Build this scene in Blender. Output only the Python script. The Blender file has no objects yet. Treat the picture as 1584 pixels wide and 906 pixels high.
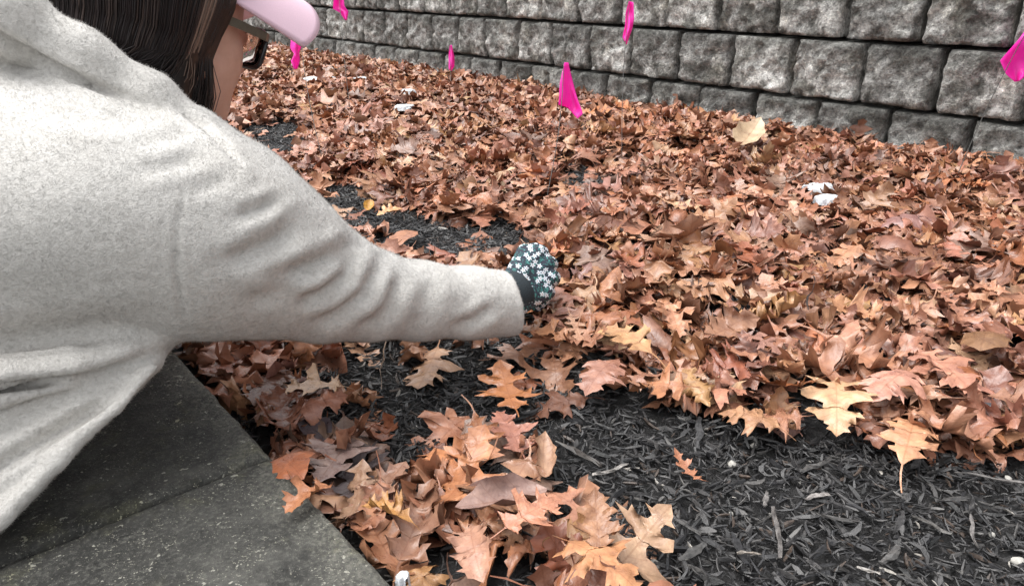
import bpy, math, random
import numpy as np
from mathutils import Vector, Matrix

rng = np.random.default_rng(11)
random.seed(11)
scene = bpy.context.scene
COL = scene.collection

# ------------------------------------------------------------------ camera, sky, sun, exposure
F_PX, W_PX, H_PX = 1150.0, 1584, 906
CAM_H = 0.55
PITCH = math.radians(23.1)
cam_d = bpy.data.cameras.new('camera')
cam_d.sensor_width = 36.0
cam_d.lens = F_PX / W_PX * 36.0
cam_d.clip_start = 0.02
cam_d.clip_end = 500.0
cam = bpy.data.objects.new('camera', cam_d)
COL.objects.link(cam)
cam.location = (0, 0, CAM_H)
cam.rotation_euler = (math.radians(90) - PITCH, 0, 0)
scene.camera = cam

SUN_EL, SUN_AZ = math.radians(68), math.radians(-85)      # azimuth from +Y towards +X
world = bpy.data.worlds.new('World')
scene.world = world
world.use_nodes = True
wn, wl = world.node_tree.nodes, world.node_tree.links
bg = wn['Background']
sky = wn.new('ShaderNodeTexSky')
sky.sky_type = 'NISHITA'
sky.sun_disc = False
sky.sun_elevation = SUN_EL
sky.sun_rotation = SUN_AZ
sky.dust_density = 4.0
hs = wn.new('ShaderNodeHueSaturation')                    # overcast: nearly neutral sky
hs.inputs['Saturation'].default_value = 0.12
wl.new(sky.outputs['Color'], hs.inputs['Color'])
wl.new(hs.outputs['Color'], bg.inputs['Color'])
bg.inputs['Strength'].default_value = 0.15

sun_d = bpy.data.lights.new('sun', 'SUN')
sun_d.energy = 1.15
sun_d.angle = math.radians(60)
sun_d.color = (1.0, 0.98, 0.95)
sun = bpy.data.objects.new('sun', sun_d)
COL.objects.link(sun)
sd = Vector((math.sin(SUN_AZ) * math.cos(SUN_EL), math.cos(SUN_AZ) * math.cos(SUN_EL), math.sin(SUN_EL)))
sun.rotation_euler = sd.to_track_quat('Z', 'Y').to_euler()
sun.location = (0, 0, 5)

vs = scene.view_settings
vs.view_transform = 'Standard'
vs.look = 'None'
vs.exposure = 1.06
vs.gamma = 1.0
vs.use_curve_mapping = False

# ------------------------------------------------------------------ helpers
CP, SP = math.cos(PITCH), math.sin(PITCH)
CAMV = np.array([0, 0, CAM_H])
def ray(px, py):
    u, v = px - W_PX / 2, H_PX / 2 - py
    return np.array([u, F_PX * CP + v * SP, -F_PX * SP + v * CP])
def gnd(px, py, z=0.0):                                    # where that line of sight meets height z
    r = ray(px, py)
    return CAMV + r * ((z - CAM_H) / r[2])
def at(px, py, dep):                                       # point at depth dep along the optical axis
    return CAMV + ray(px, py) * (dep / F_PX)
def proj(P):
    P = np.asarray(P, float) - CAMV
    dep = P[..., 1] * CP - P[..., 2] * SP
    up = P[..., 1] * SP + P[..., 2] * CP
    dd = np.maximum(dep, 1e-3)
    return np.stack([W_PX / 2 + F_PX * P[..., 0] / dd, H_PX / 2 - F_PX * up / dd, dep], -1)

_perm = np.random.default_rng(3).random((64, 64, 64)).astype(np.float32)
def vn(P):                                                 # value noise 0..1
    P = np.asarray(P, float)
    i = np.floor(P).astype(int); f = P - i
    f = f * f * (3 - 2 * f)
    out = 0
    for a in (0, 1):
        for b in (0, 1):
            for c in (0, 1):
                w = (f[..., 0] if a else 1 - f[..., 0]) * (f[..., 1] if b else 1 - f[..., 1]) * (f[..., 2] if c else 1 - f[..., 2])
                out = out + w * _perm[(i[..., 0] + a) & 63, (i[..., 1] + b) & 63, (i[..., 2] + c) & 63]
    return out
def fbm(P, o=4):
    s, a, t = 0, 1.0, 0
    P = np.asarray(P, float)
    for k in range(o):
        s = s + a * vn(P * 2 ** k + 7.3 * k); t += a; a *= 0.5
    return s / t
def n2(x, y, sc, o=3, off=0.0):
    x = np.asarray(x, float); y = np.asarray(y, float)
    return fbm(np.stack([x * sc + off, y * sc + off * .7, np.zeros_like(x) + off], -1), o)

def mesh(name, V, Fq, mat, smooth=True, col=None, lp=None):
    me = bpy.data.meshes.new(name)
    V = np.asarray(V, np.float32)
    if isinstance(Fq, np.ndarray):
        nf, k = Fq.shape
        me.vertices.add(len(V)); me.vertices.foreach_set('co', V.ravel())
        me.loops.add(nf * k); me.loops.foreach_set('vertex_index', Fq.astype(np.int32).ravel())
        me.polygons.add(nf); me.polygons.foreach_set('loop_start', np.arange(0, nf * k, k, dtype=np.int32))
        me.update(calc_edges=True)
    else:
        me.from_pydata([tuple(v) for v in V.tolist()], [], Fq); me.update()
    me.polygons.foreach_set('use_smooth', np.full(len(me.polygons), smooth))
    if col is not None:
        a = me.attributes.new('Col', 'FLOAT_COLOR', 'POINT')
        c = np.ones((len(V), 4), np.float32); c[:, :3] = col
        a.data.foreach_set('color', c.ravel())
    if lp is not None:
        a = me.attributes.new('lp', 'FLOAT_VECTOR', 'POINT')
        a.data.foreach_set('vector', np.asarray(lp, np.float32).ravel())
    me.materials.append(mat)
    return me
def put(name, me, parent=None, loc=None, rz=0.0):
    o = bpy.data.objects.new(name, me)
    COL.objects.link(o)
    if parent: o.parent = parent
    if loc is not None: o.location = loc
    if rz: o.rotation_euler = (0, 0, rz)
    return o
def tag(o, label=None, cat=None, group=None, kind=None):
    if label: o['label'] = label
    if cat: o['category'] = cat
    if group: o['group'] = group
    if kind: o['kind'] = kind
    return o
def empty(name, loc=(0, 0, 0)):
    o = bpy.data.objects.new(name, None); COL.objects.link(o)
    o.location = loc; o.empty_display_size = .05
    return o
def tube(pts, rad, seg=8, cap=True):
    pts = np.asarray(pts, float); n = len(pts)
    rad = np.broadcast_to(np.asarray(rad, float), (n,))
    T = np.gradient(pts, axis=0); T /= np.linalg.norm(T, axis=1)[:, None] + 1e-12
    ref = np.array([0, 0, 1.0]) if abs(T[0, 2]) < .9 else np.array([1.0, 0, 0])
    A = np.cross(T, ref); A /= np.linalg.norm(A, axis=1)[:, None] + 1e-12
    B = np.cross(T, A)
    an = np.arange(seg) * 2 * math.pi / seg
    V = pts[:, None] + rad[:, None, None] * (np.cos(an)[None, :, None] * A[:, None] + np.sin(an)[None, :, None] * B[:, None])
    V = V.reshape(-1, 3)
    Fs = [(i * seg + j, i * seg + (j + 1) % seg, (i + 1) * seg + (j + 1) % seg, (i + 1) * seg + j) for i in range(n - 1) for j in range(seg)]
    if cap:
        Fs += [tuple(range(seg - 1, -1, -1)), tuple(range((n - 1) * seg, n * seg))]
    return V, Fs
class MB:
    def __init__(s): s.V = []; s.F = []; s.n = 0
    def add(s, V, Fs):
        s.V.append(np.asarray(V, float)); s.F += [tuple(i + s.n for i in f) for f in Fs]; s.n += len(V); return s
    def me(s, name, mat, smooth=True): return mesh(name, np.concatenate(s.V), s.F, mat, smooth)

# node helper
class NT:
    def __init__(s, name):
        s.m = bpy.data.materials.new(name); s.m.use_nodes = True
        s.t = s.m.node_tree; s.b = s.t.nodes['Principled BSDF']
    def n(s, typ, **kw):
        nd = s.t.nodes.new('ShaderNode' + typ)
        for k, v in kw.items():
            if k.startswith('i_'):
                key = k[2:]; nd.inputs[int(key) if key.isdigit() else key.replace('_', ' ')].default_value = v
            else: setattr(nd, k, v)
        return nd
    def l(s, a, b): s.t.links.new(a, b)
    def noise(s, vec, scale, detail=4, rough=.6, dist=0):
        nd = s.n('TexNoise', i_Scale=scale, i_Detail=detail, i_Roughness=rough, i_Distortion=dist)
        if vec is not None: s.l(vec, nd.inputs['Vector'])
        return nd.outputs['Fac']
    def ramp(s, fac, stops, interp='LINEAR'):
        nd = s.n('ValToRGB'); e = nd.color_ramp.elements; nd.color_ramp.interpolation = interp
        while len(e) < len(stops): e.new(.5)
        for el, (p, c) in zip(e, stops):
            el.position = p; el.color = (c, c, c, 1) if isinstance(c, (int, float)) else (*c, 1)
        s.l(fac, nd.inputs['Fac']); return nd.outputs['Color']
    def mix(s, fac, a, b, mode='MIX'):
        nd = s.n('Mix', data_type='RGBA', blend_type=mode)
        for sk, v in ((nd.inputs[0], fac), (nd.inputs[6], a), (nd.inputs[7], b)):
            if isinstance(v, (int, float)): sk.default_value = v if sk == nd.inputs[0] else (v, v, v, 1)
            elif isinstance(v, tuple): sk.default_value = (*v, 1)
            else: s.l(v, sk)
        return nd.outputs[2]
    def math(s, op, a, b=0.0, c=None, clamp=False):
        nd = s.n('Math', operation=op, use_clamp=clamp)
        for k, v in enumerate([a, b] + ([c] if c is not None else [])):
            if isinstance(v, (int, float)): nd.inputs[k].default_value = v
            else: s.l(v, nd.inputs[k])
        return nd.outputs[0]
    def bump(s, h, strength=.5, dist=.01, normal=None):
        nd = s.n('Bump', i_Strength=strength, i_Distance=dist); s.l(h, nd.inputs['Height'])
        if normal is not None: s.l(normal, nd.inputs['Normal'])
        return nd.outputs['Normal']
    def set(s, **kw):
        for k, v in kw.items():
            sk = s.b.inputs[k.replace('_', ' ')]
            if isinstance(v, (int, float)): sk.default_value = v
            elif isinstance(v, tuple): sk.default_value = (*v, 1) if len(v) == 3 else v
            else: s.l(v, sk)
        return s
    def pos(s): return s.n('NewGeometry').outputs['Position']
    def obj(s): return s.n('TexCoord').outputs['Object']
    def rnd(s): return s.n('ObjectInfo').outputs['Random']

TH = math.radians(40.4)
# ------------------------------------------------------------------ materials
def m_leaf():
    t = NT('leaf')
    c = t.n('Attribute', attribute_name='Col').outputs['Color']
    lp = t.n('Attribute', attribute_name='lp').outputs['Vector']
    sx = t.n('SeparateXYZ'); t.l(lp, sx.inputs[0])
    ax = t.math('ABSOLUTE', sx.outputs[0])
    mid = t.math('LESS_THAN', ax, .008)
    fr = t.math('FRACT', t.math('MULTIPLY', t.math('SUBTRACT', sx.outputs[1], t.math('MULTIPLY', ax, .75)), 6.5))
    lat = t.math('LESS_THAN', t.math('ABSOLUTE', t.math('SUBTRACT', fr, .5)), .035)
    vein = t.math('MAXIMUM', mid, t.math('MULTIPLY', lat, .6))
    n1 = t.noise(lp, 5, 5, .65); n3 = t.noise(lp, 38, 3, .6)
    col = t.mix(t.ramp(n1, [(.38, 0), (.68, 1)]), t.mix(1.0, c, (.62, .58, .60), 'MULTIPLY'), c)
    col = t.mix(t.ramp(n1, [(.60, 0), (.8, .55)]), col, t.mix(1.0, c, (1.22, 1.2, 1.15), 'MULTIPLY'))
    col = t.mix(t.ramp(n3, [(.62, 0), (.75, .55)]), col, t.mix(1.0, c, (.38, .34, .36), 'MULTIPLY'))
    col = t.mix(t.math('MULTIPLY', vein, .45), col, t.mix(1.0, c, (.55, .42, .36), 'MULTIPLY'))
    b = t.bump(t.math('ADD', t.math('MULTIPLY', vein, -.8), t.math('MULTIPLY', n1, 1.5)), .55, .0025)
    b = t.bump(n3, .25, .001, b)
    t.set(Base_Color=col, Roughness=t.ramp(n1, [(.3, .22), (.7, .46)]), Normal=b)
    t.b.inputs['Specular IOR Level'].default_value = .6
    t.b.inputs['Transmission Weight'].default_value = 0
    return t.m
def m_mulch_chip():
    t = NT('mulch_chip')
    c = t.n('Attribute', attribute_name='Col').outputs['Color']
    p = t.pos()
    n1 = t.noise(p, 160, 3); n3 = t.noise(p, 700, 2)
    col = t.mix(t.ramp(n1, [(.35, 0), (.7, 1)]), t.mix(1.0, c, (.5, .5, .5), 'MULTIPLY'), t.mix(1.0, c, (1.35, 1.33, 1.3), 'MULTIPLY'))
    t.set(Base_Color=col, Roughness=t.ramp(n1, [(.3, .28), (.7, .6)]), Normal=t.bump(n3, .5, .001))
    return t.m
def m_soil():
    t = NT('mulch_soil'); p = t.pos()
    n1 = t.noise(p, 45, 6, .7); n3 = t.noise(p, 260, 4, .7)
    t.set(Base_Color=t.ramp(n1, [(.3, (.010, .010, .010)), (.55, (.028, .027, .027)), (.75, (.055, .052, .05))]), Roughness=.7,
          Normal=t.bump(n3, .9, .004, t.bump(n1, .9, .012)))
    return t.m
def m_block():
    t = NT('split_stone'); o = t.obj(); r = t.rnd()
    off = t.n('VectorMath', operation='ADD'); t.l(o, off.inputs[0])
    cx = t.n('CombineXYZ'); t.l(t.math('MULTIPLY', r, 37), cx.inputs[0]); t.l(t.math('MULTIPLY', r, 91), cx.inputs[2]); t.l(cx.outputs[0], off.inputs[1])
    v = off.outputs[0]
    big = t.noise(v, 9, 5, .65); med = t.noise(v, 38, 5, .7); fin = t.noise(v, 105, 4, .75)
    vor = t.n('TexVoronoi', i_Scale=85.0, feature='F1'); t.l(v, vor.inputs['Vector'])
    base = t.ramp(med, [(.30, (.125, .123, .115)), (.44, (.34, .335, .318)), (.56, (.54, .533, .51)), (.70, (.76, .75, .725))])
    dark = t.mix(1.0, base, (.30, .30, .285), 'MULTIPLY')
    col = t.mix(t.ramp(big, [(.43, 1), (.56, 0)]), base, dark)
    warm = t.mix(t.ramp(t.noise(v, 6, 3), [(.55, 0), (.75, .5)]), col, t.mix(1.0, col, (1.08, .97, .78), 'MULTIPLY'))
    # weather-darkened upper arris and margins of each block (grime with a shape of its own)
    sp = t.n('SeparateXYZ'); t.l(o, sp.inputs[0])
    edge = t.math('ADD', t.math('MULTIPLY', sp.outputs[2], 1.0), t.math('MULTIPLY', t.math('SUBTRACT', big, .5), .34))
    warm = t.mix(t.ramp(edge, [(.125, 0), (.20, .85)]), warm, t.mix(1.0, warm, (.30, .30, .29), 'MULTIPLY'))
    col = t.mix(t.ramp(fin, [(.55, 0), (.66, .85)]), warm, t.mix(1.0, warm, (2.0, 2.0, 1.92), 'MULTIPLY'))
    col = t.mix(t.ramp(fin, [(.34, .9), (.46, 0)]), col, t.mix(1.0, col, (.28, .28, .28), 'MULTIPLY'))
    tone = t.math('ADD', .68, t.math('MULTIPLY', r, .66))
    cc = t.n('CombineColor')
    for k in range(3): t.l(tone, cc.inputs[k])
    col = t.mix(1.0, col, cc.outputs[0], 'MULTIPLY')
    b = t.bump(fin, 1.0, .008, t.bump(med, 1.0, .016, t.bump(vor.outputs['Distance'], .4, .004)))
    t.set(Base_Color=col, Roughness=.82, Normal=b)
    return t.m
def m_concrete():
    t = NT('wet_concrete'); p = t.pos()
    n1 = t.noise(p, 6, 6, .7); n2_ = t.noise(p, 34, 6, .8); n3 = t.noise(p, 190, 5, .8); fl = t.noise(p, 150, 2, .5); fl2 = t.noise(p, 420, 2, .5); wh = t.noise(p, 21, 3, .6)
    col = t.ramp(n1, [(.36, (.024, .024, .022)), (.50, (.060, .059, .053)), (.66, (.122, .119, .106))])
    col = t.mix(t.ramp(n2_, [(.38, .8), (.58, 0)]), col, t.mix(1.0, col, (.35, .35, .35), 'MULTIPLY'))
    col = t.mix(t.ramp(n3, [(.50, 0), (.68, .8)]), col, (.165, .162, .142))
    dot = t.n('VectorMath', operation='DOT_PRODUCT'); t.l(p, dot.inputs[0]); dot.inputs[1].default_value = (math.cos(TH), math.sin(TH), 0)
    rim = t.math('ADD', dot.outputs['Value'], t.math('MULTIPLY', t.math('SUBTRACT', n2_, .5), .07))
    rim = t.ramp(t.math('MULTIPLY', t.math('SUBTRACT', rim, .12), 7.0), [(.55, 0), (.92, .55)])       # worn edge along the bed
    col = t.mix(t.math('MULTIPLY', rim, t.ramp(n3, [(.40, 0), (.58, 1)])), col, (.27, .262, .215))
    thr = t.math('ADD', .70, t.math('MULTIPLY', t.math('SUBTRACT', .5, wh), .35))
    col = t.mix(t.math('MULTIPLY', t.math('GREATER_THAN', fl, thr), .85), col, (.42, .41, .35))
    col = t.mix(t.math('MULTIPLY', t.math('GREATER_THAN', fl2, t.math('SUBTRACT', thr, .03)), .7), col, (.34, .33, .27))
    col = t.mix(t.ramp(t.noise(p, 13, 4, .7), [(.56, 0), (.70, .7)]), col, t.mix(1.0, col, (1.35, 1.34, .95), 'MULTIPLY'))
    h = t.math('ADD', n3, t.math('MULTIPLY', t.math('GREATER_THAN', fl, thr), .4))
    t.set(Base_Color=col, Roughness=t.ramp(n2_, [(.3, .5), (.7, .85)]), Normal=t.bump(h, 1.0, .003, t.bump(n2_, .6, .006)))
    return t.m
def m_plain(name, c, rough=.6, nsc=120, amt=.25, bump=.2, bd=.001, **kw):
    t = NT(name); p = t.obj()
    n1 = t.noise(p, nsc, 4)
    col = t.mix(t.ramp(n1, [(.3, 0), (.7, 1)]), tuple(x * (1 - amt) for x in c), tuple(min(1, x * (1 + amt)) for x in c))
    t.set(Base_Color=col, Roughness=rough, Normal=t.bump(n1, bump, bd), **kw)
    return t.m
def m_snow():
    t = NT('snow'); p = t.pos(); n = t.noise(p, 200, 4)
    t.set(Base_Color=t.ramp(n, [(.3, (.50, .53, .56)), (.6, (.68, .70, .72))]), Roughness=.45, Normal=t.bump(n, .7, .004))
    t.b.inputs['Subsurface Weight'].default_value = .3
    t.b.inputs['Subsurface Radius'].default_value = (.01, .012, .015)
    return t.m
def m_flag():
    t = NT('pink_vinyl'); p = t.obj(); n = t.noise(p, 60, 3)
    t.set(Base_Color=t.ramp(n, [(.3, (.98, .045, .55)), (.7, (1.0, .06, .62))]), Roughness=.38, Normal=t.bump(n, .3, .004))
    tr = t.n('BsdfTranslucent', i_Color=(1.0, .05, .6, 1)); mx = t.n('MixShader', i_0=.5)
    t.l(t.b.outputs[0], mx.inputs[1]); t.l(tr.outputs[0], mx.inputs[2]); t.l(mx.outputs[0], t.t.nodes['Material Output'].inputs['Surface'])
    return t.m
M = dict(leaf=m_leaf(), chip=m_mulch_chip(), soil=m_soil(), block=m_block(), slab=m_concrete(), snow=m_snow(), flag=m_flag(),
         wire=m_plain('wire_steel', (.035, .033, .03), .45, 200, .3), stem=m_plain('leaf_stem', (.16, .07, .04), .5, 200, .3),
         pebble=m_plain('pale_stone', (.40, .385, .35), .7, 90, .4), bark=m_plain('grey_bark', (.10, .09, .082), .65, 90, .5, .7, .003))

# ------------------------------------------------------------------ layout of the place: walkway | planting bed | retaining wall
TH = math.radians(40.4)
D2 = np.array([-math.sin(TH), math.cos(TH)])               # along the wall, away from the camera
N2 = np.array([math.cos(TH), math.sin(TH)])                # across the bed, from walkway to wall
N_WALL, N_SLAB, SLAB_Z = 2.708, 0.252, 0.05
def wp(s, n, z=0.0): return np.array([*(D2 * s + N2 * n), z])
def gz(x, y):                                              # surface of the mulch bed
    nd = np.asarray(x) * N2[0] + np.asarray(y) * N2[1]
    return -.018 * np.clip((nd - 2.25) / .4, 0, 1) + 0.020 * (n2(x, y, 2.3, 3, 3.1) - .5) + 0.012 * (n2(x, y, 9., 3, 8.2) - .5)

g = put('ground', mesh('ground', [(-150, -150, -.12), (150, -150, -.12), (150, 150, -.12), (-150, 150, -.12)], [(0, 1, 2, 3)], M['soil']))
tag(g, kind='structure')
ss = np.concatenate([np.arange(-3, -.6, .08), np.arange(-.6, 3.2, .018), np.arange(3.2, 12, .06)])
nn = np.arange(N_SLAB - .03, N_WALL + .1, .018)
S, N_ = np.meshgrid(ss, nn, indexing='ij')
X = D2[0] * S + N2[0] * N_; Y = D2[1] * S + N2[1] * N_
Z = gz(X, Y) + .008 * (n2(X, Y, 40, 3, 2.) - .5) - .006
ns_, nn_ = S.shape
idx = np.arange(ns_ * nn_).reshape(ns_, nn_)
Q = np.stack([idx[:-1, :-1], idx[1:, :-1], idx[1:, 1:], idx[:-1, 1:]], -1).reshape(-1, 4)[:, ::-1]
tag(put('planting_bed', mesh('planting_bed', np.stack([X, Y, Z], -1).reshape(-1, 3), Q, M['soil'])), kind='structure')

# ---- walkway of concrete slabs
def box_bevel(w, l, t, bev, n=14, jag=.0):
    """slab with a worn, rounded upper edge; origin at the upper face's centre"""
    V = []; Fs = []
    xs = np.concatenate([[-w / 2, -w / 2 + bev * .35, -w / 2 + bev], np.linspace(-w / 2 + bev, w / 2 - bev, n)[1:-1], [w / 2 - bev, w / 2 - bev * .35, w / 2]])
    ys = np.concatenate([[-l / 2, -l / 2 + bev * .35, -l / 2 + bev], np.linspace(-l / 2 + bev, l / 2 - bev, n)[1:-1], [l / 2 - bev, l / 2 - bev * .35, l / 2]])
    XX, YY = np.meshgrid(xs, ys, indexing='ij')
    e = np.minimum(w / 2 - abs(XX), l / 2 - abs(YY))
    zz = -np.where(e < bev, bev * (1 - np.sqrt(np.maximum(0, 1 - (1 - e / bev) ** 2))), 0)
    k = rng.random() * 50
    wob = np.where(e < bev, 1., 0.)
    XX = XX + wob * .006 * (n2(XX, YY, 95, 3, k) - .5); YY = YY + wob * .005 * (n2(XX, YY, 95, 3, k + 9) - .5)
    zz = zz - wob * .007 * np.maximum(0, n2(XX, YY, 80, 2, k + 4) - .48)
    zz = zz + .0025 * (n2(XX, YY, 14, 3, k) - .5)
    a, b = XX.shape
    V = np.stack([XX, YY, zz], -1).reshape(-1, 3); I = np.arange(a * b).reshape(a, b)
    Fs = [tuple(q) for q in np.stack([I[:-1, :-1], I[1:, :-1], I[1:, 1:], I[:-1, 1:]], -1).reshape(-1, 4).tolist()]
    ring = list(I[:, 0]) + list(I[-1, 1:]) + list(I[-2::-1, -1]) + list(I[0, -2:0:-1])
    ring = [int(r) for r in ring]; m = len(ring); base = len(V)
    low = V[ring].copy(); low[:, 2] = -t
    V = np.concatenate([V, low])
    for i in range(m):
        j = (i + 1) % m
        Fs.append((ring[j], ring[i], base + i, base + j))
    Fs.append(tuple(base + i for i in range(m)))
    return V, Fs
walk = tag(empty('walkway', wp(0.7, N_SLAB - .4, 0)), kind='structure')
slab_joint = float(D2 @ gnd(400, 710, SLAB_Z)[:2])
SL, SW = .92, .61
for r in range(4):
    for k in range(-3, 4):
        V, Fs = box_bevel(SW - .005, SL - .006, .14, .009, n=90 if r == 0 and k in (-1, 0) else 14)
        c = wp(slab_joint + (k + .5) * SL, N_SLAB - (r + .5) * SW, SLAB_Z + random.uniform(-.0015, .0015))
        o = put('slab', mesh('slab', V, Fs, M['slab']))
        o.parent = walk; o.matrix_parent_inverse = Matrix.Translation(-walk.location)
        o.location = c; o.rotation_euler = (0, 0, TH)

# ---- retaining wall of split-face blocks
BW, BH = .267, .2135
def block_variant(k, w=BW - .009, h=BH - .006, dep=.2):
    nx, nz = 17, 14
    xs = np.linspace(-w / 2, w / 2, nx); zs = np.linspace(0, h, nz)
    XX, ZZ = np.meshgrid(xs, zs, indexing='ij')
    ex = np.minimum(XX + w / 2, w / 2 - XX); ez = np.minimum(ZZ, h - ZZ)
    P3 = np.stack([XX * 9, ZZ * 9, np.full_like(XX, 3.7 * k)], -1)
    rough = .046 * (fbm(P3 * 1.5, 4) - .5) + .040 * (fbm(P3 * 6, 2) - .5)
    rnd_ = lambda e, r: np.where(e < r, r * (1 - np.sqrt(np.maximum(0, 1 - (1 - e / r) ** 2))), 0)
    rx = .015 * (1 + .5 * np.sin(k * 2.1 + ZZ * 17)); rz_ = .015 * (1 + .5 * np.sin(k * 1.3 + XX * 13))
    YY = -(.012 + rough) + rnd_(ex, rx) * 1.05 + rnd_(ez, rz_) * .9
    wob = lambda q: .014 * (n2(XX, ZZ, 10, 3, q) - .5)
    edge = (ex < .004)[..., None]; edz = (ez < .004)[..., None]
    pull = (.006 + .016 * fbm(P3 * .8 + 5, 2))
    XX = XX - np.sign(XX) * np.where(ex < .012, pull * .45, 0) + wob(k) * .4
    ZZ = ZZ + np.where(ez < .012, np.sign(h / 2 - ZZ) * pull * .28, 0)
    a, b = XX.shape; I = np.arange(a * b).reshape(a, b)
    V = np.stack([XX, YY, ZZ], -1).reshape(-1, 3)
    Fs = [tuple(q) for q in np.stack([I[:-1, :-1], I[1:, :-1], I[1:, 1:], I[:-1, 1:]], -1).reshape(-1, 4).tolist()]
    ring = [int(r) for r in list(I[:, 0]) + list(I[-1, 1:]) + list(I[-2::-1, -1]) + list(I[0, -2:0:-1])]
    m = len(ring); base = len(V); low = V[ring].copy(); low[:, 1] = dep
    V = np.concatenate([V, low])
    for i in range(m):
        j = (i + 1) % m; Fs.append((ring[j], ring[i], base + i, base + j))
    Fs.append(tuple(base + i for i in range(m)))
    return mesh('block', V, Fs, M['block'])
variants = [block_variant(k) for k in range(14)]
wall = tag(empty('retaining_wall', wp(2.5, N_WALL, -.1)), 'grey split-face concrete block retaining wall behind the leaf-covered bed', 'wall')
joint0 = [1.955, 2.085, 2.18, 2.03, 2.14]
z0 = .126 - BH
for row in range(5):
    zb = z0 + row * BH
    for k in range(-9, 20):
        s = joint0[row] + (k + .5) * BW
        o = put('block', variants[random.randrange(14)])
        o.parent = wall; o.matrix_parent_inverse = Matrix.Translation(-wall.location)
        p = wp(s + random.uniform(-.004, .004), N_WALL + row * .014 + random.uniform(-.006, .008), zb)
        o.location = p
        o.rotation_euler = (random.uniform(-.012, .012), random.uniform(-.006, .006), TH - math.pi / 2 + random.uniform(-.02, .02))
        o.scale = (1, 1, 1)
# capstones and the terrace soil behind the wall
capz = z0 + 5 * BH
Vc, Fc = box_bevel(.30, .395, .09, .012, n=8)
capme = mesh('cap_stone', Vc, Fc, M['block'])
for k in range(-6, 16):
    o = put('cap_stone', capme); o.parent = wall; o.matrix_parent_inverse = Matrix.Translation(-wall.location)
    o.location = wp(.3 + (k + .5) * .4, N_WALL + .205, capz + .09); o.rotation_euler = (0, 0, TH)
a, b, c_, d_ = wp(-8, N_WALL + .17, capz - .1), wp(16, N_WALL + .17, capz - .1), wp(16, 40, capz + .02), wp(-8, 40, capz + .02)
lowq = [np.array([*p[:2], -.15]) for p in (a, b, c_, d_)]
tag(put('terrace', mesh('terrace', [a, b, c_, d_] + lowq, [(0, 3, 2, 1), (0, 1, 5, 4), (1, 2, 6, 5), (2, 3, 7, 6), (3, 0, 4, 7)], M['soil'], False)), kind='structure')
# ------------------------------------------------------------------ leaf litter
def inpoly(poly, x, y):
    poly = np.asarray(poly, float); r = np.zeros(np.shape(x), bool)
    j = len(poly) - 1
    for i in range(len(poly)):
        xi, yi = poly[i]; xj, yj = poly[j]
        cond = ((yi > y) != (yj > y)) & (x < (xj - xi) * (y - yi) / (yj - yi + 1e-9) + xi)
        r ^= cond; j = i
    return r
def gpoly(pp, k=1.0):
    P = np.array([gnd(x, min(y, 1300))[:2] for x, y in pp]); c = P.mean(0)
    return c + (P - c) * k
BARE_FRONT = gpoly([(830, 590), (905, 585), (950, 640), (1010, 668), (1080, 640), (1150, 665), (1235, 695), (1330, 690), (1440, 722), (1520, 715), (1600, 720), (1750, 740),
                    (2100, 900), (2100, 1250), (985, 1250), (975, 906), (925, 830), (880, 770), (850, 700), (822, 640)])
BARE_ARM = gpoly([(470, 540), (850, 512), (850, 545), (905, 590), (850, 650), (850, 735), (650, 745), (600, 705), (545, 690), (480, 640), (545, 590)], 1.05)
BARE_BACK = gpoly([(452, 300), (545, 298), (600, 330), (690, 345), (785, 352), (792, 398), (700, 416), (560, 405), (470, 350)], 1.15)
BARE_FAR = gpoly([(380, 205), (465, 200), (460, 240), (400, 252)], 1.25)
HEAP = gpoly([(380, 700), (850, 700), (1060, 906), (1060, 1290), (300, 1290)])
def litter(x, y):                                          # 0 bare .. 1 deep
    jx = x + .10 * (n2(x, y, 7, 3, 1.) - .5); jy = y + .10 * (n2(x, y, 7, 3, 5.) - .5)
    d = np.ones(np.shape(x))
    d = np.where(inpoly(BARE_FRONT, jx, jy), 0., d)
    d = np.where(inpoly(BARE_ARM, jx, jy), .15, d)
    d = np.where(inpoly(BARE_BACK, jx, jy), .08, d)
    d = np.where(inpoly(BARE_FAR, jx, jy), .04, d)
    d = np.where((d > .5) & inpoly(HEAP, x, y), .70, d)
    holes = n2(x, y, 5.5, 2, 31.)
    sn = gnd(1264, 288, .045)
    d = np.where((d > .5) & (holes < .30) & ((x - sn[0]) ** 2 + (y - sn[1]) ** 2 > .25 ** 2), .3, d)
    return d

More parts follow.
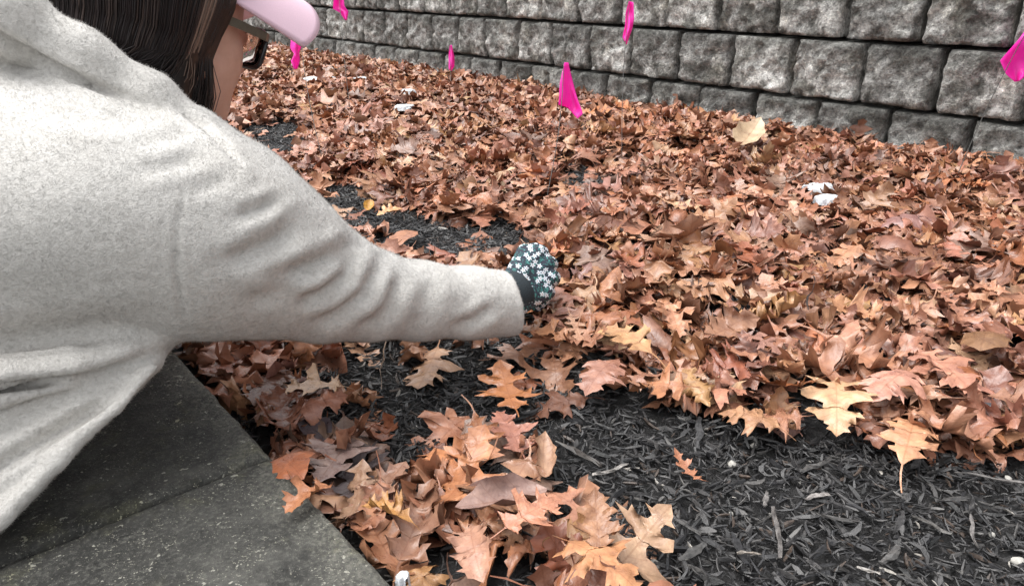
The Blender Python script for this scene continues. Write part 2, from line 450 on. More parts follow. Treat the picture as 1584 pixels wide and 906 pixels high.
# half outlines (x, y) of a leaf of length 1: bristle-tipped lobes between rounded bays ('b' marks the bays)
OAK = [
    [(.010, 0), (.045, .05), (.11, .09), (.235, .125), (.20, .165), (.225, .205), (.13, .215, 'b'), (.075, .245, 'b'), (.062, .295, 'b'), (.095, .335, 'b'), (.20, .335), (.335, .355), (.445, .415), (.365, .435), (.40, .525), (.305, .495), (.235, .505),
     (.135, .515, 'b'), (.085, .555, 'b'), (.080, .605, 'b'), (.115, .640, 'b'), (.205, .645), (.335, .705), (.265, .725), (.275, .805), (.195, .765), (.115, .775, 'b'), (.085, .81, 'b'), (.095, .85, 'b'), (.185, .895), (.12, .905), (.085, .955), (.002, 1.03)],
    [(.010, 0), (.05, .06), (.10, .13), (.20, .20), (.155, .22, 'b'), (.10, .255, 'b'), (.095, .30, 'b'), (.15, .325), (.27, .345), (.385, .42), (.31, .43), (.32, .495), (.24, .475), (.16, .49, 'b'), (.125, .53, 'b'), (.13, .575, 'b'), (.20, .60),
     (.36, .66), (.28, .675), (.285, .74), (.21, .715), (.14, .725, 'b'), (.115, .765, 'b'), (.135, .80), (.24, .865), (.165, .87), (.13, .925), (.075, .945), (.002, 1.02)],
    [(.010, 0), (.06, .04), (.15, .07), (.28, .07), (.22, .115), (.24, .165), (.15, .165, 'b'), (.085, .195, 'b'), (.065, .25, 'b'), (.075, .31, 'b'), (.13, .345), (.27, .35), (.42, .40), (.45, .455), (.36, .46), (.36, .55), (.27, .52), (.16, .535, 'b'),
     (.095, .575, 'b'), (.085, .63, 'b'), (.12, .67), (.23, .70), (.29, .775), (.21, .775), (.19, .85), (.12, .83), (.085, .855, 'b'), (.09, .895), (.13, .965), (.06, .965), (.002, 1.03)],
    [(.010, 0), (.04, .07), (.075, .14), (.17, .17), (.125, .205), (.07, .225, 'b'), (.055, .28, 'b'), (.075, .325, 'b'), (.19, .34), (.30, .40), (.235, .41), (.245, .47), (.165, .45), (.085, .46, 'b'), (.065, .51, 'b'), (.08, .555, 'b'), (.20, .585),
     (.315, .66), (.235, .66), (.225, .73), (.15, .70), (.08, .715, 'b'), (.065, .765, 'b'), (.085, .80), (.17, .85), (.115, .865), (.09, .925), (.002, 1.03)],
]
OVATE = [(.010, 0), (.06, .03), (.14, .09), (.21, .19), (.255, .31), (.27, .43), (.255, .56), (.22, .68), (.165, .79), (.10, .89), (.05, .955), (.002, 1.01)]

def leaf_geo(kind, L, na, kx, ky, twist, wav, seed, lod=0, stem=.25, lobescale=1.0, k_end=0.):
    """leaf in its own frame: base at the origin, blade along +y; returns V, quads, lp"""
    r = np.random.default_rng(seed)
    src = OVATE if kind == 'ovate' else OAK[kind]
    if lod == 2 and kind != 'ovate': src = [p for i, p in enumerate(src) if i % 2 == 0 or i == len(src) - 1]
    bay = np.array([len(p) > 2 for p in src]); ox = np.array([p[0] for p in src]); oy = np.array([p[1] for p in src])
    m = len(ox); bf = r.uniform(.75, 1.7)
    u = np.linspace(-1, 1, 2 * na + 1)
    half = []
    for side in (0, 1):
        bx = ox * lobescale * np.where(bay, bf, 1.) * r.uniform(.86, 1.14, m) * (1 + .12 * np.sin(oy * r.uniform(3, 9) + r.uniform(0, 6)))
        by = oy + r.uniform(-.012, .012, m); by[0] = 0; by[-1] = oy[-1]; bx[-1] = ox[-1]
        half.append((bx, by))
    tm = np.maximum.accumulate(oy - .42 * ox); tm = np.maximum.accumulate(tm + np.arange(m) * .0015); tm[0] = 0; tm = tm / tm[-1] * oy[-1]
    au = np.abs(u)[None]
    X_ = np.where(u[None] < 0, half[0][0][:, None], half[1][0][:, None]); Y_ = np.where(u[None] < 0, half[0][1][:, None], half[1][1][:, None])
    x = np.sign(u)[None] * au * X_
    y = tm[:, None] * (1 - au) + Y_ * au
    if stem > 0:                                           # the leaf stalk: a narrow tail
        sy = np.array([-stem, -stem * .66, -stem * .33]); sb = r.uniform(-.12, .12)
        sx = sb * (sy / stem) ** 2
        x = np.concatenate([sx[:, None] + u[None] * np.array([.007, .009, .010])[:, None], x]); y = np.concatenate([np.repeat(sy[:, None], len(u), 1), y])
    ph = r.uniform(0, 6.28, 4)
    lp = np.stack([x, y, np.full_like(x, seed % 97)], -1)
    z = wav * (np.sin(y * 9 + ph[0] + x * 5) * .5 + np.sin(y * 17 + ph[1] - x * 11) * .35) * np.minimum(1, np.abs(x) * 5)
    z = z + .02 * np.abs(x) + 1.1 * wav * np.sin(x * 23 + ph[2] + 3 * y) * np.sin(y * 26 + ph[3]) * np.minimum(1, np.abs(x) * 6)
    z = z + r.normal(0, .35) * np.abs(x) ** 1.6
    if lod > 0: kx = float(np.clip(kx, -3.6, 3.6))
    # curl across, then along, then twist
    R = 1 / (np.abs(kx) + 1e-4); sg = np.sign(kx) if kx else 1
    x2 = (R - sg * z) * np.sin(x / R); z2 = sg * (R - (R - sg * z) * np.cos(x / R))
    ye = y - .4
    kk = ky + k_end * np.clip(ye, 0, 1)
    ang = kk * ye
    ks = np.where(np.abs(kk) < 1e-3, 1e-3, kk)
    y3 = np.sin(ang) / ks - z2 * np.sin(ang); z3 = (1 - np.cos(ang)) / ks + z2 * np.cos(ang)
    tw = twist * ye
    x4 = x2 * np.cos(tw) - z3 * np.sin(tw); z4 = x2 * np.sin(tw) + z3 * np.cos(tw)
    V = np.stack([x4, y3, z4], -1) * L
    a_, b_ = x.shape; I = np.arange(a_ * b_).reshape(a_, b_)
    Fq = np.stack([I[:-1, :-1], I[:-1, 1:], I[1:, 1:], I[1:, :-1]], -1).reshape(-1, 4)
    return V.reshape(-1, 3), Fq, lp.reshape(-1, 3)

TONES = {  # name: (colour, weight)
    'tan': ((.56, .325, .195), 25), 'pinkish brown': ((.46, .252, .168), 26), 'orange-brown': ((.54, .255, .115), 11), 'russet': ((.31, .115, .058), 9),
    'dark brown': ((.14, .066, .044), 11), 'mauve-brown': ((.35, .208, .162), 15), 'pale buff': ((.66, .47, .31), 7), 'grey-brown': ((.21, .178, .163), 4), 'honey-brown': ((.52, .33, .14), 3)}
for k_ in TONES:                                           # one wet autumn: all tones lie near the same red-brown
    TONES[k_] = (tuple(.88 * (.64 * a + .36 * b) for a, b in zip(TONES[k_][0], (.40, .198, .118))), TONES[k_][1])
tn = list(TONES); tw_ = np.array([TONES[k][1] for k in tn], float); tw_ /= tw_.sum()

def rot(rz, rx, ry):
    return np.array(Matrix.Rotation(rz, 3, 'Z') @ Matrix.Rotation(rx, 3, 'X') @ Matrix.Rotation(ry, 3, 'Y'))
leaves = []      # dict(V, F, lp, col, tone, c, hero label...)
def add_leaf(pos, rz, rx, ry, kind, L, kx, ky, twist, wav, tone, lod, stem, flip=False, label=None, name=None, ls=1.0, colour=None, k_end=0.):
    seed = int(rng.integers(1 << 30))
    na = (3, 2, 1)[lod] if not label else 4
    V, Fq, lp = leaf_geo(kind, L, na, kx, ky, twist, wav, seed, lod, stem, ls, k_end)
    R = rot(rz, rx, ry)
    if flip: V = V * [1, 1, -1]
    V = V @ R.T + pos
    if colour and colour[1] / colour[0] < .56: colour = tuple(.72 * q + .26 * w for q, w in zip(colour, (.40, .198, .118)))
    c = np.array(colour if colour else TONES[tone][0]) * rng.uniform(.78, 1.22) * (1 + rng.uniform(-.06, .06, 3)) * [1.08, .97, .92]
    leaves.append(dict(V=V, F=Fq, lp=lp, col=c, tone=tone, c=np.asarray(pos, float), L=L, kx=kx, ky=ky, stem=stem, label=label, name=name or 'oak_leaf', kind=kind, lod=lod, rz=rz))

HAND_C = at(822, 432, 1.13)
# scatter over the bed, denser near the camera's view
cand = []
area_s, area_n = (-1.0, 8.2), (N_SLAB + .015, N_WALL - .03)
NTOT = int(1180 * (area_s[1] - area_s[0]) * (area_n[1] - area_n[0]))
s_ = rng.uniform(*area_s, NTOT); n_ = rng.uniform(*area_n, NTOT)
X = D2[0] * s_ + N2[0] * n_; Y = D2[1] * s_ + N2[1] * n_
pp = proj(np.stack([X, Y, np.full(NTOT, .03)], -1))
vis = (pp[:, 2] > .15) & (pp[:, 0] > -380) & (pp[:, 0] < 1584 + 380) & (pp[:, 1] < 906 + 330)
den = litter(X, Y)
keep = vis & (rng.random(NTOT) < den)
far_ok = rng.random(NTOT)
for i in np.nonzero(keep)[0]:
    dist = math.hypot(X[i], Y[i])
    lod = 0 if dist < 1.5 else (1 if dist < 2.8 else 2)
    deep = den[i] > .5
    h01 = rng.random()
    edge_n = (n_[i] - N_SLAB)
    lift = .0
    pile = (.028 if den[i] < .9 else .042) if deep else .010
    z = gz(X[i], Y[i]) + .006 + pile * h01 
    # inside the grabbing hand there is no room for a leaf
    if (X[i] - HAND_C[0]) ** 2 + (Y[i] - HAND_C[1]) ** 2 < .055 ** 2 and z > .02: z = .012
    tone = tn[rng.choice(len(tn), p=tw_)]
    if 430 < pp[i, 0] < 640 and 580 < pp[i, 1] < 770 and rng.random() < .5: tone = ('grey-brown', 'dark brown')[int(rng.integers(2))]
    kind = int(rng.integers(4)) if rng.random() < .96 else 'ovate'
    L = float(np.clip(rng.normal(.098, .022), .05, .145))
    curl = rng.random()
    kx = rng.normal(0, 1.5) if curl < .80 else rng.choice([-1, 1]) * rng.uniform(3.5, 7.5)
    ky = rng.normal(0, 1.0) if rng.random() < .85 else rng.choice([-1, 1]) * rng.uniform(2., 3.6)
    tilt = .17 if deep else .12
    if 985 < pp[i, 0] < 1120 and pp[i, 1] > 820: continue
    add_leaf((X[i], Y[i], z), rng.uniform(0, 6.283), rng.normal(0, tilt), rng.normal(0, tilt), kind, L, kx, ky, rng.normal(0, .8), rng.uniform(.02, .085), tone, lod,
             rng.uniform(.15, .4) if rng.random() < .6 else 0, rng.random() < .45, ls=rng.uniform(.8, 1.25))

def hero(base, tip, tone, label, kind=0, kx=.8, ky=-.5, z=.045, rx=0., ry=0., twist=0., wav=.03, stem=.3, flip=False, ls=1.0, colour=None, name=None, k_end=0., lmax=.105):
    A, B = gnd(*base, z), gnd(*tip, z)
    v = B - A; L = float(np.hypot(v[0], v[1]))
    c = A + v * .5; L = min(L, lmax); c = c - v / np.linalg.norm(v) * L * .1
    add_leaf(c, math.atan2(v[1], v[0]) - math.pi / 2, rx, ry, kind, L, kx, ky, twist, wav, tone, 0, stem, flip, label, name, ls, colour, k_end)
hero((1394, 722), (1420, 628), 'tan', 'tan oak leaf with long stalk hanging over the mulch at right', 1, -.9, -.8, .05, .12, ls=1.0, stem=.32, colour=(.62, .36, .20))
hero((1290, 560), (1300, 682), 'tan', 'broad pale tan oak leaf pointing down at the litter edge', 2, .8, -.9, .062, -.12, .1, ls=1.1, colour=(.64, .40, .24))
hero((1210, 655), (1112, 628), 'tan', 'light tan oak leaf pointing left along the litter edge', 0, -1.2, -.9, .05, .05, ls=1.0)
hero((1270, 590), (1150, 606), 'russet', 'glossy rust-red curled oak leaf in the litter edge', 3, 3., .8, .06, .1, .4, colour=(.30, .085, .022))
hero((1088, 748), (1038, 706), 'orange-brown', 'small lone reddish oak leaf lying on the open black mulch', 3, 2.2, 1.2, .018, .05, .1, stem=.22, ls=.7, colour=(.42, .20, .12))
hero((880, 828), (990, 905), 'tan', 'large smooth tan leaf at the bottom of the foreground heap', 2, 1.0, -.6, .06, .05, -.1, ls=.95, colour=(.60, .33, .16))
hero((930, 850), (918, 775), 'tan', 'tan oak leaf standing above the large smooth leaf', 1, 1.4, .8, .06, .3, 0, ls=.9)
hero((800, 640), (770, 568), 'orange-brown', 'orange oak leaf by itself on the mulch below the cuff', 0, .9, .6, .03, .1, .1, colour=(.56, .26, .10))
hero((842, 756), (838, 668), 'pale buff', 'cream curled leaf with dark spots standing in the mulch', 'ovate', 5.5, .9, .03, .1, .3, stem=0, lmax=.075, ls=.9)
hero((700, 756), (672, 690), 'orange-brown', 'bright orange-tan oak leaf on mulch beside the pale curled leaf', 1, .8, -.5, .03, .1, 0, ls=1.05, colour=(.58, .29, .12))
hero((735, 640), (755, 716), 'orange-brown', 'slender orange leaf with two long lobes on the mulch', 3, 2.2, .7, .03, .0, .3, ls=.8)
hero((808, 690), (770, 640), 'pinkish brown', 'pale pink-brown leaf leaning on its thin stalk', 2, 1.4, -.4, .03, .2, .1, stem=.6, colour=(.55, .30, .20))
hero((548, 672), (492, 742), 'grey-brown', 'pale grey oak leaf lying flat near the slab edge', 0, .4, -.2, .035, 0, 0, stem=0, colour=(.34, .27, .24), ls=1.1)
hero((560, 690), (545, 780), 'grey-brown', 'slate-grey wet leaf below the pale grey one', 2, 1.2, .4, .02, 0, .2, stem=0, colour=(.10, .098, .10))
hero((470, 650), (515, 690), 'grey-brown', 'small dark slate leaf pressed against the slab-side litter', 'ovate', .8, .3, .025, 0, 0, stem=0, colour=(.085, .085, .09))
hero((725, 800), (740, 895), 'mauve-brown', 'big folded mauve-brown oak leaf in the foreground heap', 1, 2.6, -.8, .085, .15, .35, ls=1.05, colour=(.42, .25, .19))
hero((780, 810), (868, 770), 'tan', 'tan oak leaf on top of the foreground heap', 2, 1.6, -.5, .075, .1, .1, colour=(.52, .28, .16))
hero((846, 758), (705, 790), 'grey-brown', 'long grey-brown leaf rolled like bark across the heap', 'ovate', 7.5, .3, .065, 0, 0, stem=0, colour=(.27, .20, .175))
hero((640, 800), (560, 775), 'honey-brown', 'honey-brown oak leaf at the left of the foreground heap', 1, 1.4, -.8, .06, .1, .2, colour=(.50, .27, .07))
hero((430, 700), (468, 735), 'orange-brown', 'glossy orange-brown leaf against the slab edge', 'ovate', -2.2, -.9, .055, .1, .1, stem=0, ls=1.5, colour=(.38, .15, .05))
hero((505, 745), (440, 785), 'tan', 'ribbed orange leaf folded over the slab edge', 2, 3.0, -.6, .07, 0, .1, stem=0, colour=(.50, .24, .10), ls=1.2)
hero((528, 592), (424, 600), 'pale buff', 'large cream oak leaf lying below the upper sleeve', 2, .9, -.6, .055, .0, .05, colour=(.66, .45, .29), ls=1.0)
hero((440, 668), (430, 612), 'dark brown', 'dark chestnut cupped leaf beside the slab corner', 2, 3., .9, .05, .0, .1, stem=0, ls=1.1, colour=(.15, .055, .035))
hero((1112, 238), (1196, 192), 'pale buff', 'large pale buff leaf leaning near the foot of the wall', 'ovate', 1.8, .8, .075, .22, .25, stem=.1, colour=(.58, .48, .31), ls=.95, lmax=.2)
hero((592, 382), (655, 352), 'tan', 'smooth tan leaf on the bare mulch behind the forearm', 'ovate', 1.4, -.5, .03, .1, .1, stem=.0, ls=.8, colour=(.56, .30, .16))
hero((562, 330), (580, 308), 'honey-brown', 'tiny bright yellow leaf on the mulch behind the forearm', 'ovate', 1.4, .5, .03, .4, .1, stem=0, ls=1.5, colour=(.62, .36, .03), lmax=.04)
hero((582, 330), (622, 322), 'tan', 'peach oak leaf touching the tiny yellow leaf', 1, 1., -.4, .03, .1, .1, stem=0, colour=(.60, .35, .17))
hero((1340, 345), (1455, 395), 'dark brown', 'big dark hollow-backed curled leaf in the right-hand litter', 'ovate', -4.2, -1.3, .105, .1, -.2, stem=0, colour=(.15, .075, .05), ls=1.3)
hero((1470, 330), (1335, 335), 'mauve-brown', 'arched mauve leaf roofing the dark hollow at right', 2, -2.0, -1.2, .125, .0, .05, stem=0, ls=.9, colour=(.37, .22, .18))
hero((1405, 530), (1530, 610), 'mauve-brown', 'very large rosy-brown leaf spread over the right-hand litter', 2, -1.2, -.7, .075, .0, .1, colour=(.47, .26, .19), ls=.9)
hero((1480, 615), (1515, 655), 'grey-brown', 'blue-grey wet leaf at the right edge of the mulch', 'ovate', 1.0, .3, .035, 0, 0, stem=0, ls=1.8, colour=(.10, .105, .115))
hero((1420, 560), (1345, 610), 'tan', 'pink-tan oak leaf under the very large rosy one', 0, -1.2, -.9, .08, .05, 0, colour=(.50, .29, .20))
hero((880, 520), (800, 500), 'orange-brown', 'russet-tan oak leaf right below the gloved hand', 0, 1.0, -.8, .055, .05, .0, colour=(.47, .24, .13), ls=1.1)
hero((960, 545), (900, 600), 'pinkish brown', 'pink-tan oak leaf at the edge of bare mulch right of the cuff', 1, -.9, -.8, .05, 0, .1, colour=(.48, .27, .18))
hero((1010, 540), (930, 500), 'tan', 'light orange oak leaf lying flat right of the glove', 1, .8, -.5, .065, .05, .0, colour=(.57, .33, .17))
hero((1140, 510), (1215, 540), 'pinkish brown', 'pointed pink-brown oak leaf facing right in mid litter', 3, -1., -.9, .07, .05, .0, colour=(.46, .27, .20), ls=.95)
hero((1545, 480), (1500, 560), 'russet', 'rounded brown leaf with glossy face at far right', 'ovate', -2.0, -.9, .08, .2, .2, stem=0, ls=1.3, colour=(.26, .15, .08))

# the 300 leaves that show largest become things of their own; the rest is litter nobody could count
rw, rh = 396, 227
ids = np.concatenate([np.full(len(l['V']), k) for k, l in enumerate(leaves)])
AV = np.concatenate([l['V'] for l in leaves])
pr = proj(AV)
ix = np.floor(pr[:, 0] / 4).astype(int); iy = np.floor(pr[:, 1] / 4).astype(int)
COAT_PX = [(-10, -10), (330, -10), (330, 160), (380, 250), (520, 365), (600, 400), (790, 415), (850, 385), (858, 450), (795, 522), (260, 545), (0, 815), (-10, 815)]
ok = (pr[:, 2] > .1) & (ix >= 0) & (ix < rw) & (iy >= 0) & (iy < rh) & ~inpoly(COAT_PX, pr[:, 0], pr[:, 1])
zb = np.full((rh, rw), 1e9); np.minimum.at(zb, (iy[ok], ix[ok]), pr[ok, 2])
front = ok.copy(); front[ok] = pr[ok, 2] < zb[iy[ok], ix[ok]] + .012
cell = np.unique(np.stack([ids[front], iy[front] * rw + ix[front]], 1), axis=0)
cnt = np.bincount(cell[:, 0], minlength=len(leaves)).astype(float)
for k, l in enumerate(leaves):
    if l['label']: cnt[k] = 1e6 if cnt[k] > 0 else 5e5
order = np.argsort(-cnt)
chosen = [int(k) for k in order[:300]]
rest = [int(k) for k in order[300:]]
# labels: colour, shape and the landmark it lies by; equal ones are told apart by their place in the row
MARK = [('beside the concrete slab edge', (420, 660)), ('in the heap at the bottom', (760, 850)), ('by the gloved hand', (870, 440)), ('on the mulch under the sleeve', (640, 600)),
        ('along the front edge of the litter', (1180, 620)), ('in the litter at far right', (1480, 480)), ('in the middle of the litter', (1120, 430)), ('behind the forearm', (650, 330)),
        ('near the foot of the wall', (1250, 240)), ('near the tall pink flag', (880, 230)), ('at the lower right litter edge', (1480, 640)), ('on the open black mulch', (1150, 780)), ('in the litter beyond the shoulder', (470, 220))]
def words(l, p):
    size = 'large' if l['L'] > .128 else ('small' if l['L'] < .088 else '')
    shape = 'rolled-up' if abs(l['kx']) > 3.4 else ('arched' if abs(l['ky']) > 1.9 else '')
    k = 'plain-edged leaf' if l['kind'] == 'ovate' else 'oak leaf'
    m = min(MARK, key=lambda q: (q[1][0] - p[0]) ** 2 + 2 * (q[1][1] - p[1]) ** 2)[0]
    return ' '.join(w for w in (size, shape, l['tone'], k) if w), m
buck = {}
cpx = {}
for k in chosen:
    l = leaves[k]
    sel = proj(l['V']).mean(0); cpx[k] = sel
    if not l['label']: buck.setdefault(words(l, sel), []).append(k)
ORD = ['leftmost', 'second from left', 'third from left', 'fourth from left', 'fifth from left', 'sixth from left', 'seventh from left', 'eighth from left', 'ninth from left', 'tenth from left']
for (w, m), ks in buck.items():
    ks.sort(key=lambda k: cpx[k][0])
    for j, k in enumerate(ks):
        if len(ks) == 1: leaves[k]['label'] = f'{w} {m}'
        elif len(ks) == 2: leaves[k]['label'] = f"{w} {m}, {('left', 'right')[j]} one of two"
        else: leaves[k]['label'] = f"{w} {m}, {'rightmost' if j == len(ks) - 1 else ORD[min(j, 9)]}"
for k in chosen:
    l = leaves[k]
    while len(l['label'].split()) > 16: l['label'] = l['label'].replace(' the ', ' ', 1)
    c = l['c']
    o = put('oak_leaf' if l['kind'] != 'ovate' else 'fallen_leaf', mesh('leaf', l['V'] - c, l['F'], M['leaf'], True, l['col'], l['lp']), loc=c)
    tag(o, l['label'], 'leaf', 'fallen leaves on the bed')
offs = np.cumsum([0] + [len(leaves[k]['V']) for k in rest])
o = put('leaf_litter', mesh('leaf_litter', np.concatenate([leaves[k]['V'] for k in rest]), np.concatenate([leaves[k]['F'] + offs[j] for j, k in enumerate(rest)]), M['leaf'], True,
        np.concatenate([np.repeat(leaves[k]['col'][None], len(leaves[k]['V']), 0) for k in rest]), np.concatenate([leaves[k]['lp'] for k in rest])))
tag(o, 'deep brown litter of fallen oak leaves covering the planting bed', 'leaf litter', kind='stuff')
print('LEAVES', len(leaves), 'litter quads', sum(len(l['F']) for l in leaves), 'largest cells', cnt[order[299]])

# ------------------------------------------------------------------ mulch chips
def chip_geo(L, w, t, seed_r):
    bend = seed_r.normal(0, .22); tp = seed_r.uniform(.25, 1., 2)
    y = np.array([-.5, -.12, .22, .5]) * L
    wx = np.array([w * tp[0] * .6, w * seed_r.uniform(.8, 1.1), w * seed_r.uniform(.7, 1.1), w * tp[1] * .6]) / 2
    off = bend * (y / L) ** 2 * L * 2
    th = np.array([.45, 1, .9, .4]) * t / 2
    V = []
    for k in range(4):
        V += [(off[k] - wx[k], y[k], -th[k]), (off[k] + wx[k], y[k], -th[k]), (off[k] + wx[k] * .75, y[k] + .02 * L, th[k]), (off[k] - wx[k] * .7, y[k], th[k])]
    return np.array(V)
CF = []
for k in range(3):
    a = k * 4; CF += [(a + j, a + (j + 1) % 4, a + 4 + (j + 1) % 4, a + 4 + j) for j in range(4)]
CF += [(3, 2, 1, 0), (12, 13, 14, 15)]
CF = np.array(CF)
shapes = [chip_geo(1., rng.uniform(.08, .34), rng.uniform(.06, .20), rng) for _ in range(60)]
NC = 260000
s_ = rng.uniform(-1.0, 3.0, NC); n_ = rng.uniform(N_SLAB + .01, 2.3, NC)
X = D2[0] * s_ + N2[0] * n_; Y = D2[1] * s_ + N2[1] * n_
pp = proj(np.stack([X, Y, np.zeros(NC)], -1))
den = litter(X, Y)
pk = (pp[:, 2] > .15) & (pp[:, 0] > -200) & (pp[:, 0] < 1784) & (pp[:, 1] < 1150) & ((den < .5) | (rng.random(NC) < .25))
sel = np.nonzero(pk)[0]; nch = len(sel)
pal = np.array([(.024, .024, .026), (.038, .037, .038), (.062, .060, .060), (.014, .014, .014), (.10, .096, .093), (.07, .052, .042), (.36, .34, .31)])
pw = np.array([28, 28, 20, 12, 5, 4, .6]); pw /= pw.sum()
big = rng.random(nch)
L = 1.25 * np.where(big < .80, rng.uniform(.004, .014, nch), np.where(big < .992, rng.uniform(.010, .023, nch), rng.uniform(.024, .040, nch)))
sh = np.array(shapes)[rng.integers(60, size=nch)] * np.stack([L * rng.uniform(.5, 1.2, nch) * np.where(L > .028, .6, 1), L, L * np.where(L > .028, .6, 1)], -1)[:, None]
ti = rng.normal(0, .32, nch)[:, None]; ro = rng.normal(0, .5, nch)[:, None]; rz = rng.uniform(0, 6.283, nch)[:, None]
x, y, z = sh[..., 0], sh[..., 1], sh[..., 2]
x, z = x * np.cos(ro) + z * np.sin(ro), -x * np.sin(ro) + z * np.cos(ro)
y, z = y * np.cos(ti) - z * np.sin(ti), y * np.sin(ti) + z * np.cos(ti)
x, y = x * np.cos(rz) - y * np.sin(rz), x * np.sin(rz) + y * np.cos(rz)
VV = np.stack([x + X[sel][:, None], y + Y[sel][:, None], z + .001 + .007 * rng.random(nch)[:, None]], -1)
CC = 1.0 * pal[rng.choice(7, p=pw, size=nch)] * rng.uniform(.7, 1.3, nch)[:, None]
VV[..., 2] += gz(X[sel], Y[sel])[:, None]
o = put('mulch', mesh('mulch', VV.reshape(-1, 3), (CF[None] + (np.arange(nch) * 16)[:, None, None]).reshape(-1, 4), M['chip'], False, np.repeat(np.array(CC), 16, 0)))
tag(o, 'black shredded bark mulch showing between the leaves', 'mulch', kind='stuff')
print('CHIPS', nch)

# ---- chips, twigs and pebbles large enough to pick out
def stick(a, b, w, t, colour, label, name='wood_chip', z=.012, cat='wood chip'):
    w *= .72; t *= .6
    A, B = gnd(*a, z), gnd(*b, z); A[2] = gz(A[0], A[1]) + z; B[2] = gz(B[0], B[1]) + z
    L = np.linalg.norm(B - A); n = 7
    k = np.linspace(0, 1, n)
    side = np.cross(B - A, [0, 0, 1.]); side /= np.linalg.norm(side)
    mid = A + (B - A) * k[:, None] + side * (rng.normal(0, .025 * L, n).cumsum() * np.sin(k * math.pi))[:, None]
    prof = (.45 + .55 * np.sin(np.clip(k * math.pi, .25, math.pi - .25))) * rng.uniform(.85, 1.15, n)
    V, Fs = tube(mid - (A + B) / 2, np.ones(n), 5)
    ctr = np.repeat(mid - (A + B) / 2, 5, 0); off = V - ctr
    sd_ = off @ side
    up = off[:, 2:3] * np.array([[0, 0, 1.]])
    V = ctr + np.repeat(prof, 5)[:, None] * (sd_[:, None] * side * w / 2 + up * t / 2)
    V += rng.normal(0, .0006, V.shape)
    o = put(name, mesh(name, V, Fs, M['chip'], False, np.array(colour)), loc=(A + B) / 2)
    tag(o, label, cat, 'loose chips and twigs on the mulch')
G1, G2, PG = (.075, .072, .07), (.16, .15, .145), (.34, .32, .30)
stick((1197, 786), (1205, 866), .008, .006, (.13, .12, .115), 'upright grey stick on the open mulch at lower right')
stick((1474, 737), (1600, 751), .004, .004, G2, 'long thin grey twig crossing the right edge', 'twig', cat='twig')
stick((1246, 775), (1282, 766), .011, .006, (.24, .22, .21), 'pale grey oblong chip on the open mulch')
stick((1238, 734), (1284, 711), .011, .007, G1, 'dark slanted chip below the broad tan leaf')
stick((1081, 650), (1080, 697), .014, .006, (.05, .05, .052), 'broad black chip standing at the litter edge')
stick((1138, 860), (1176, 862), .004, .004, (.25, .22, .19), 'short pale twig lying level on the mulch', 'twig', cat='twig')
stick((1362, 875), (1388, 848), .013, .007, (.09, .087, .085), 'dull grey chip near the bottom edge, slanting up right')
stick((1325, 881), (1360, 890), .005, .004, PG, 'thin pale splinter near the bottom edge')
stick((1450, 779), (1500, 774), .008, .006, (.06, .058, .057), 'dark level chip right of the pale oblong one')
stick((1262, 796), (1335, 812), .005, .005, G1, 'long dark curved twig in the middle of the mulch', 'twig', cat='twig')
stick((862, 684), (930, 718), .010, .009, (.062, .055, .05), 'thick dark twig right of the cream curled leaf', 'twig', z=.016, cat='twig')
stick((918, 730), (972, 716), .006, .005, PG, 'pale split twig on mulch right of the thick dark twig', 'twig', cat='twig')
stick((1186, 763), (1183, 785), .009, .006, G2, 'small grey chip above the upright stick')
stick((1500, 800), (1512, 850), .005, .005, G2, 'slim grey splinter at lower right, nearly upright')
stick((1040, 800), (1085, 830), .006, .005, G1, 'dark splinter on the mulch left of the upright stick')
stick((1410, 800), (1470, 830), .007, .005, (.09, .085, .08), 'long grey-black chip right of the middle twig')
stick((1050, 870), (1090, 845), .013, .007, (.07, .068, .066), 'thick chip at the bottom near the foreground heap')
stick((1258, 428), (1249, 486), .002, .002, (.03, .02, .018), 'thin dark stalk lying on the mid litter', 'twig', z=.085, cat='twig')
stick((602, 520), (590, 600), .0025, .0025, (.20, .14, .10), 'thin tan stalk on the mulch below the sleeve', 'twig', z=.02, cat='twig')
def pebble(px, py, r, label, flat=.6):
    r = r * .72
    n = 9; m = 7; c = gnd(px, py, .01); c[2] = gz(c[0], c[1]) + r * .5
    V = []; k = rng.random() * 40
    for i in range(m + 1):
        th = math.pi * i / m
        for j in range(n):
            a = 2 * math.pi * j / n
            V.append((math.sin(th) * math.cos(a), math.sin(th) * math.sin(a) * .8, math.cos(th) * flat))
    V = np.array(V); V *= (.7 + .6 * fbm(V * 1.3 + k, 2))[:, None] * r
    Fs = [(i * n + j, (i + 1) * n + j, (i + 1) * n + (j + 1) % n, i * n + (j + 1) % n) for i in range(m) for j in range(n)]
    o = put('pebble', mesh('pebble', V, Fs, M['pebble']), loc=c, rz=random.uniform(0, 6))
    tag(o, label, 'pebble', 'pale stones in the mulch')
pebble(1133, 714, .0095, 'knobbly white pebble on the open mulch, largest of the pale stones')
pebble(1168, 684, .0075, 'white pebble up right of the knobbly one')
pebble(1577, 862, .010, 'white pebble at the lower right corner')
pebble(1536, 822, .006, 'small white pebble up left of the corner pebble')
pebble(1561, 736, .0065, 'cream pebble under the long twig at right')
pebble(1013, 867, .0095, 'pale angular pebble by the foreground heap')
pebble(1132, 788, .0045, 'tiny white pebble left of the upright stick')
pebble(643, 653, .006, 'white crumb of stone on the mulch under the sleeve')
pebble(1424, 864, .0045, 'pinkish white pebble near the bottom right edge')
pebble(1241, 741, .004, 'tiny pale pebble by the dark slanted chip')
pebble(1062, 862, .006, 'off-white pebble between heap and short pale twig')

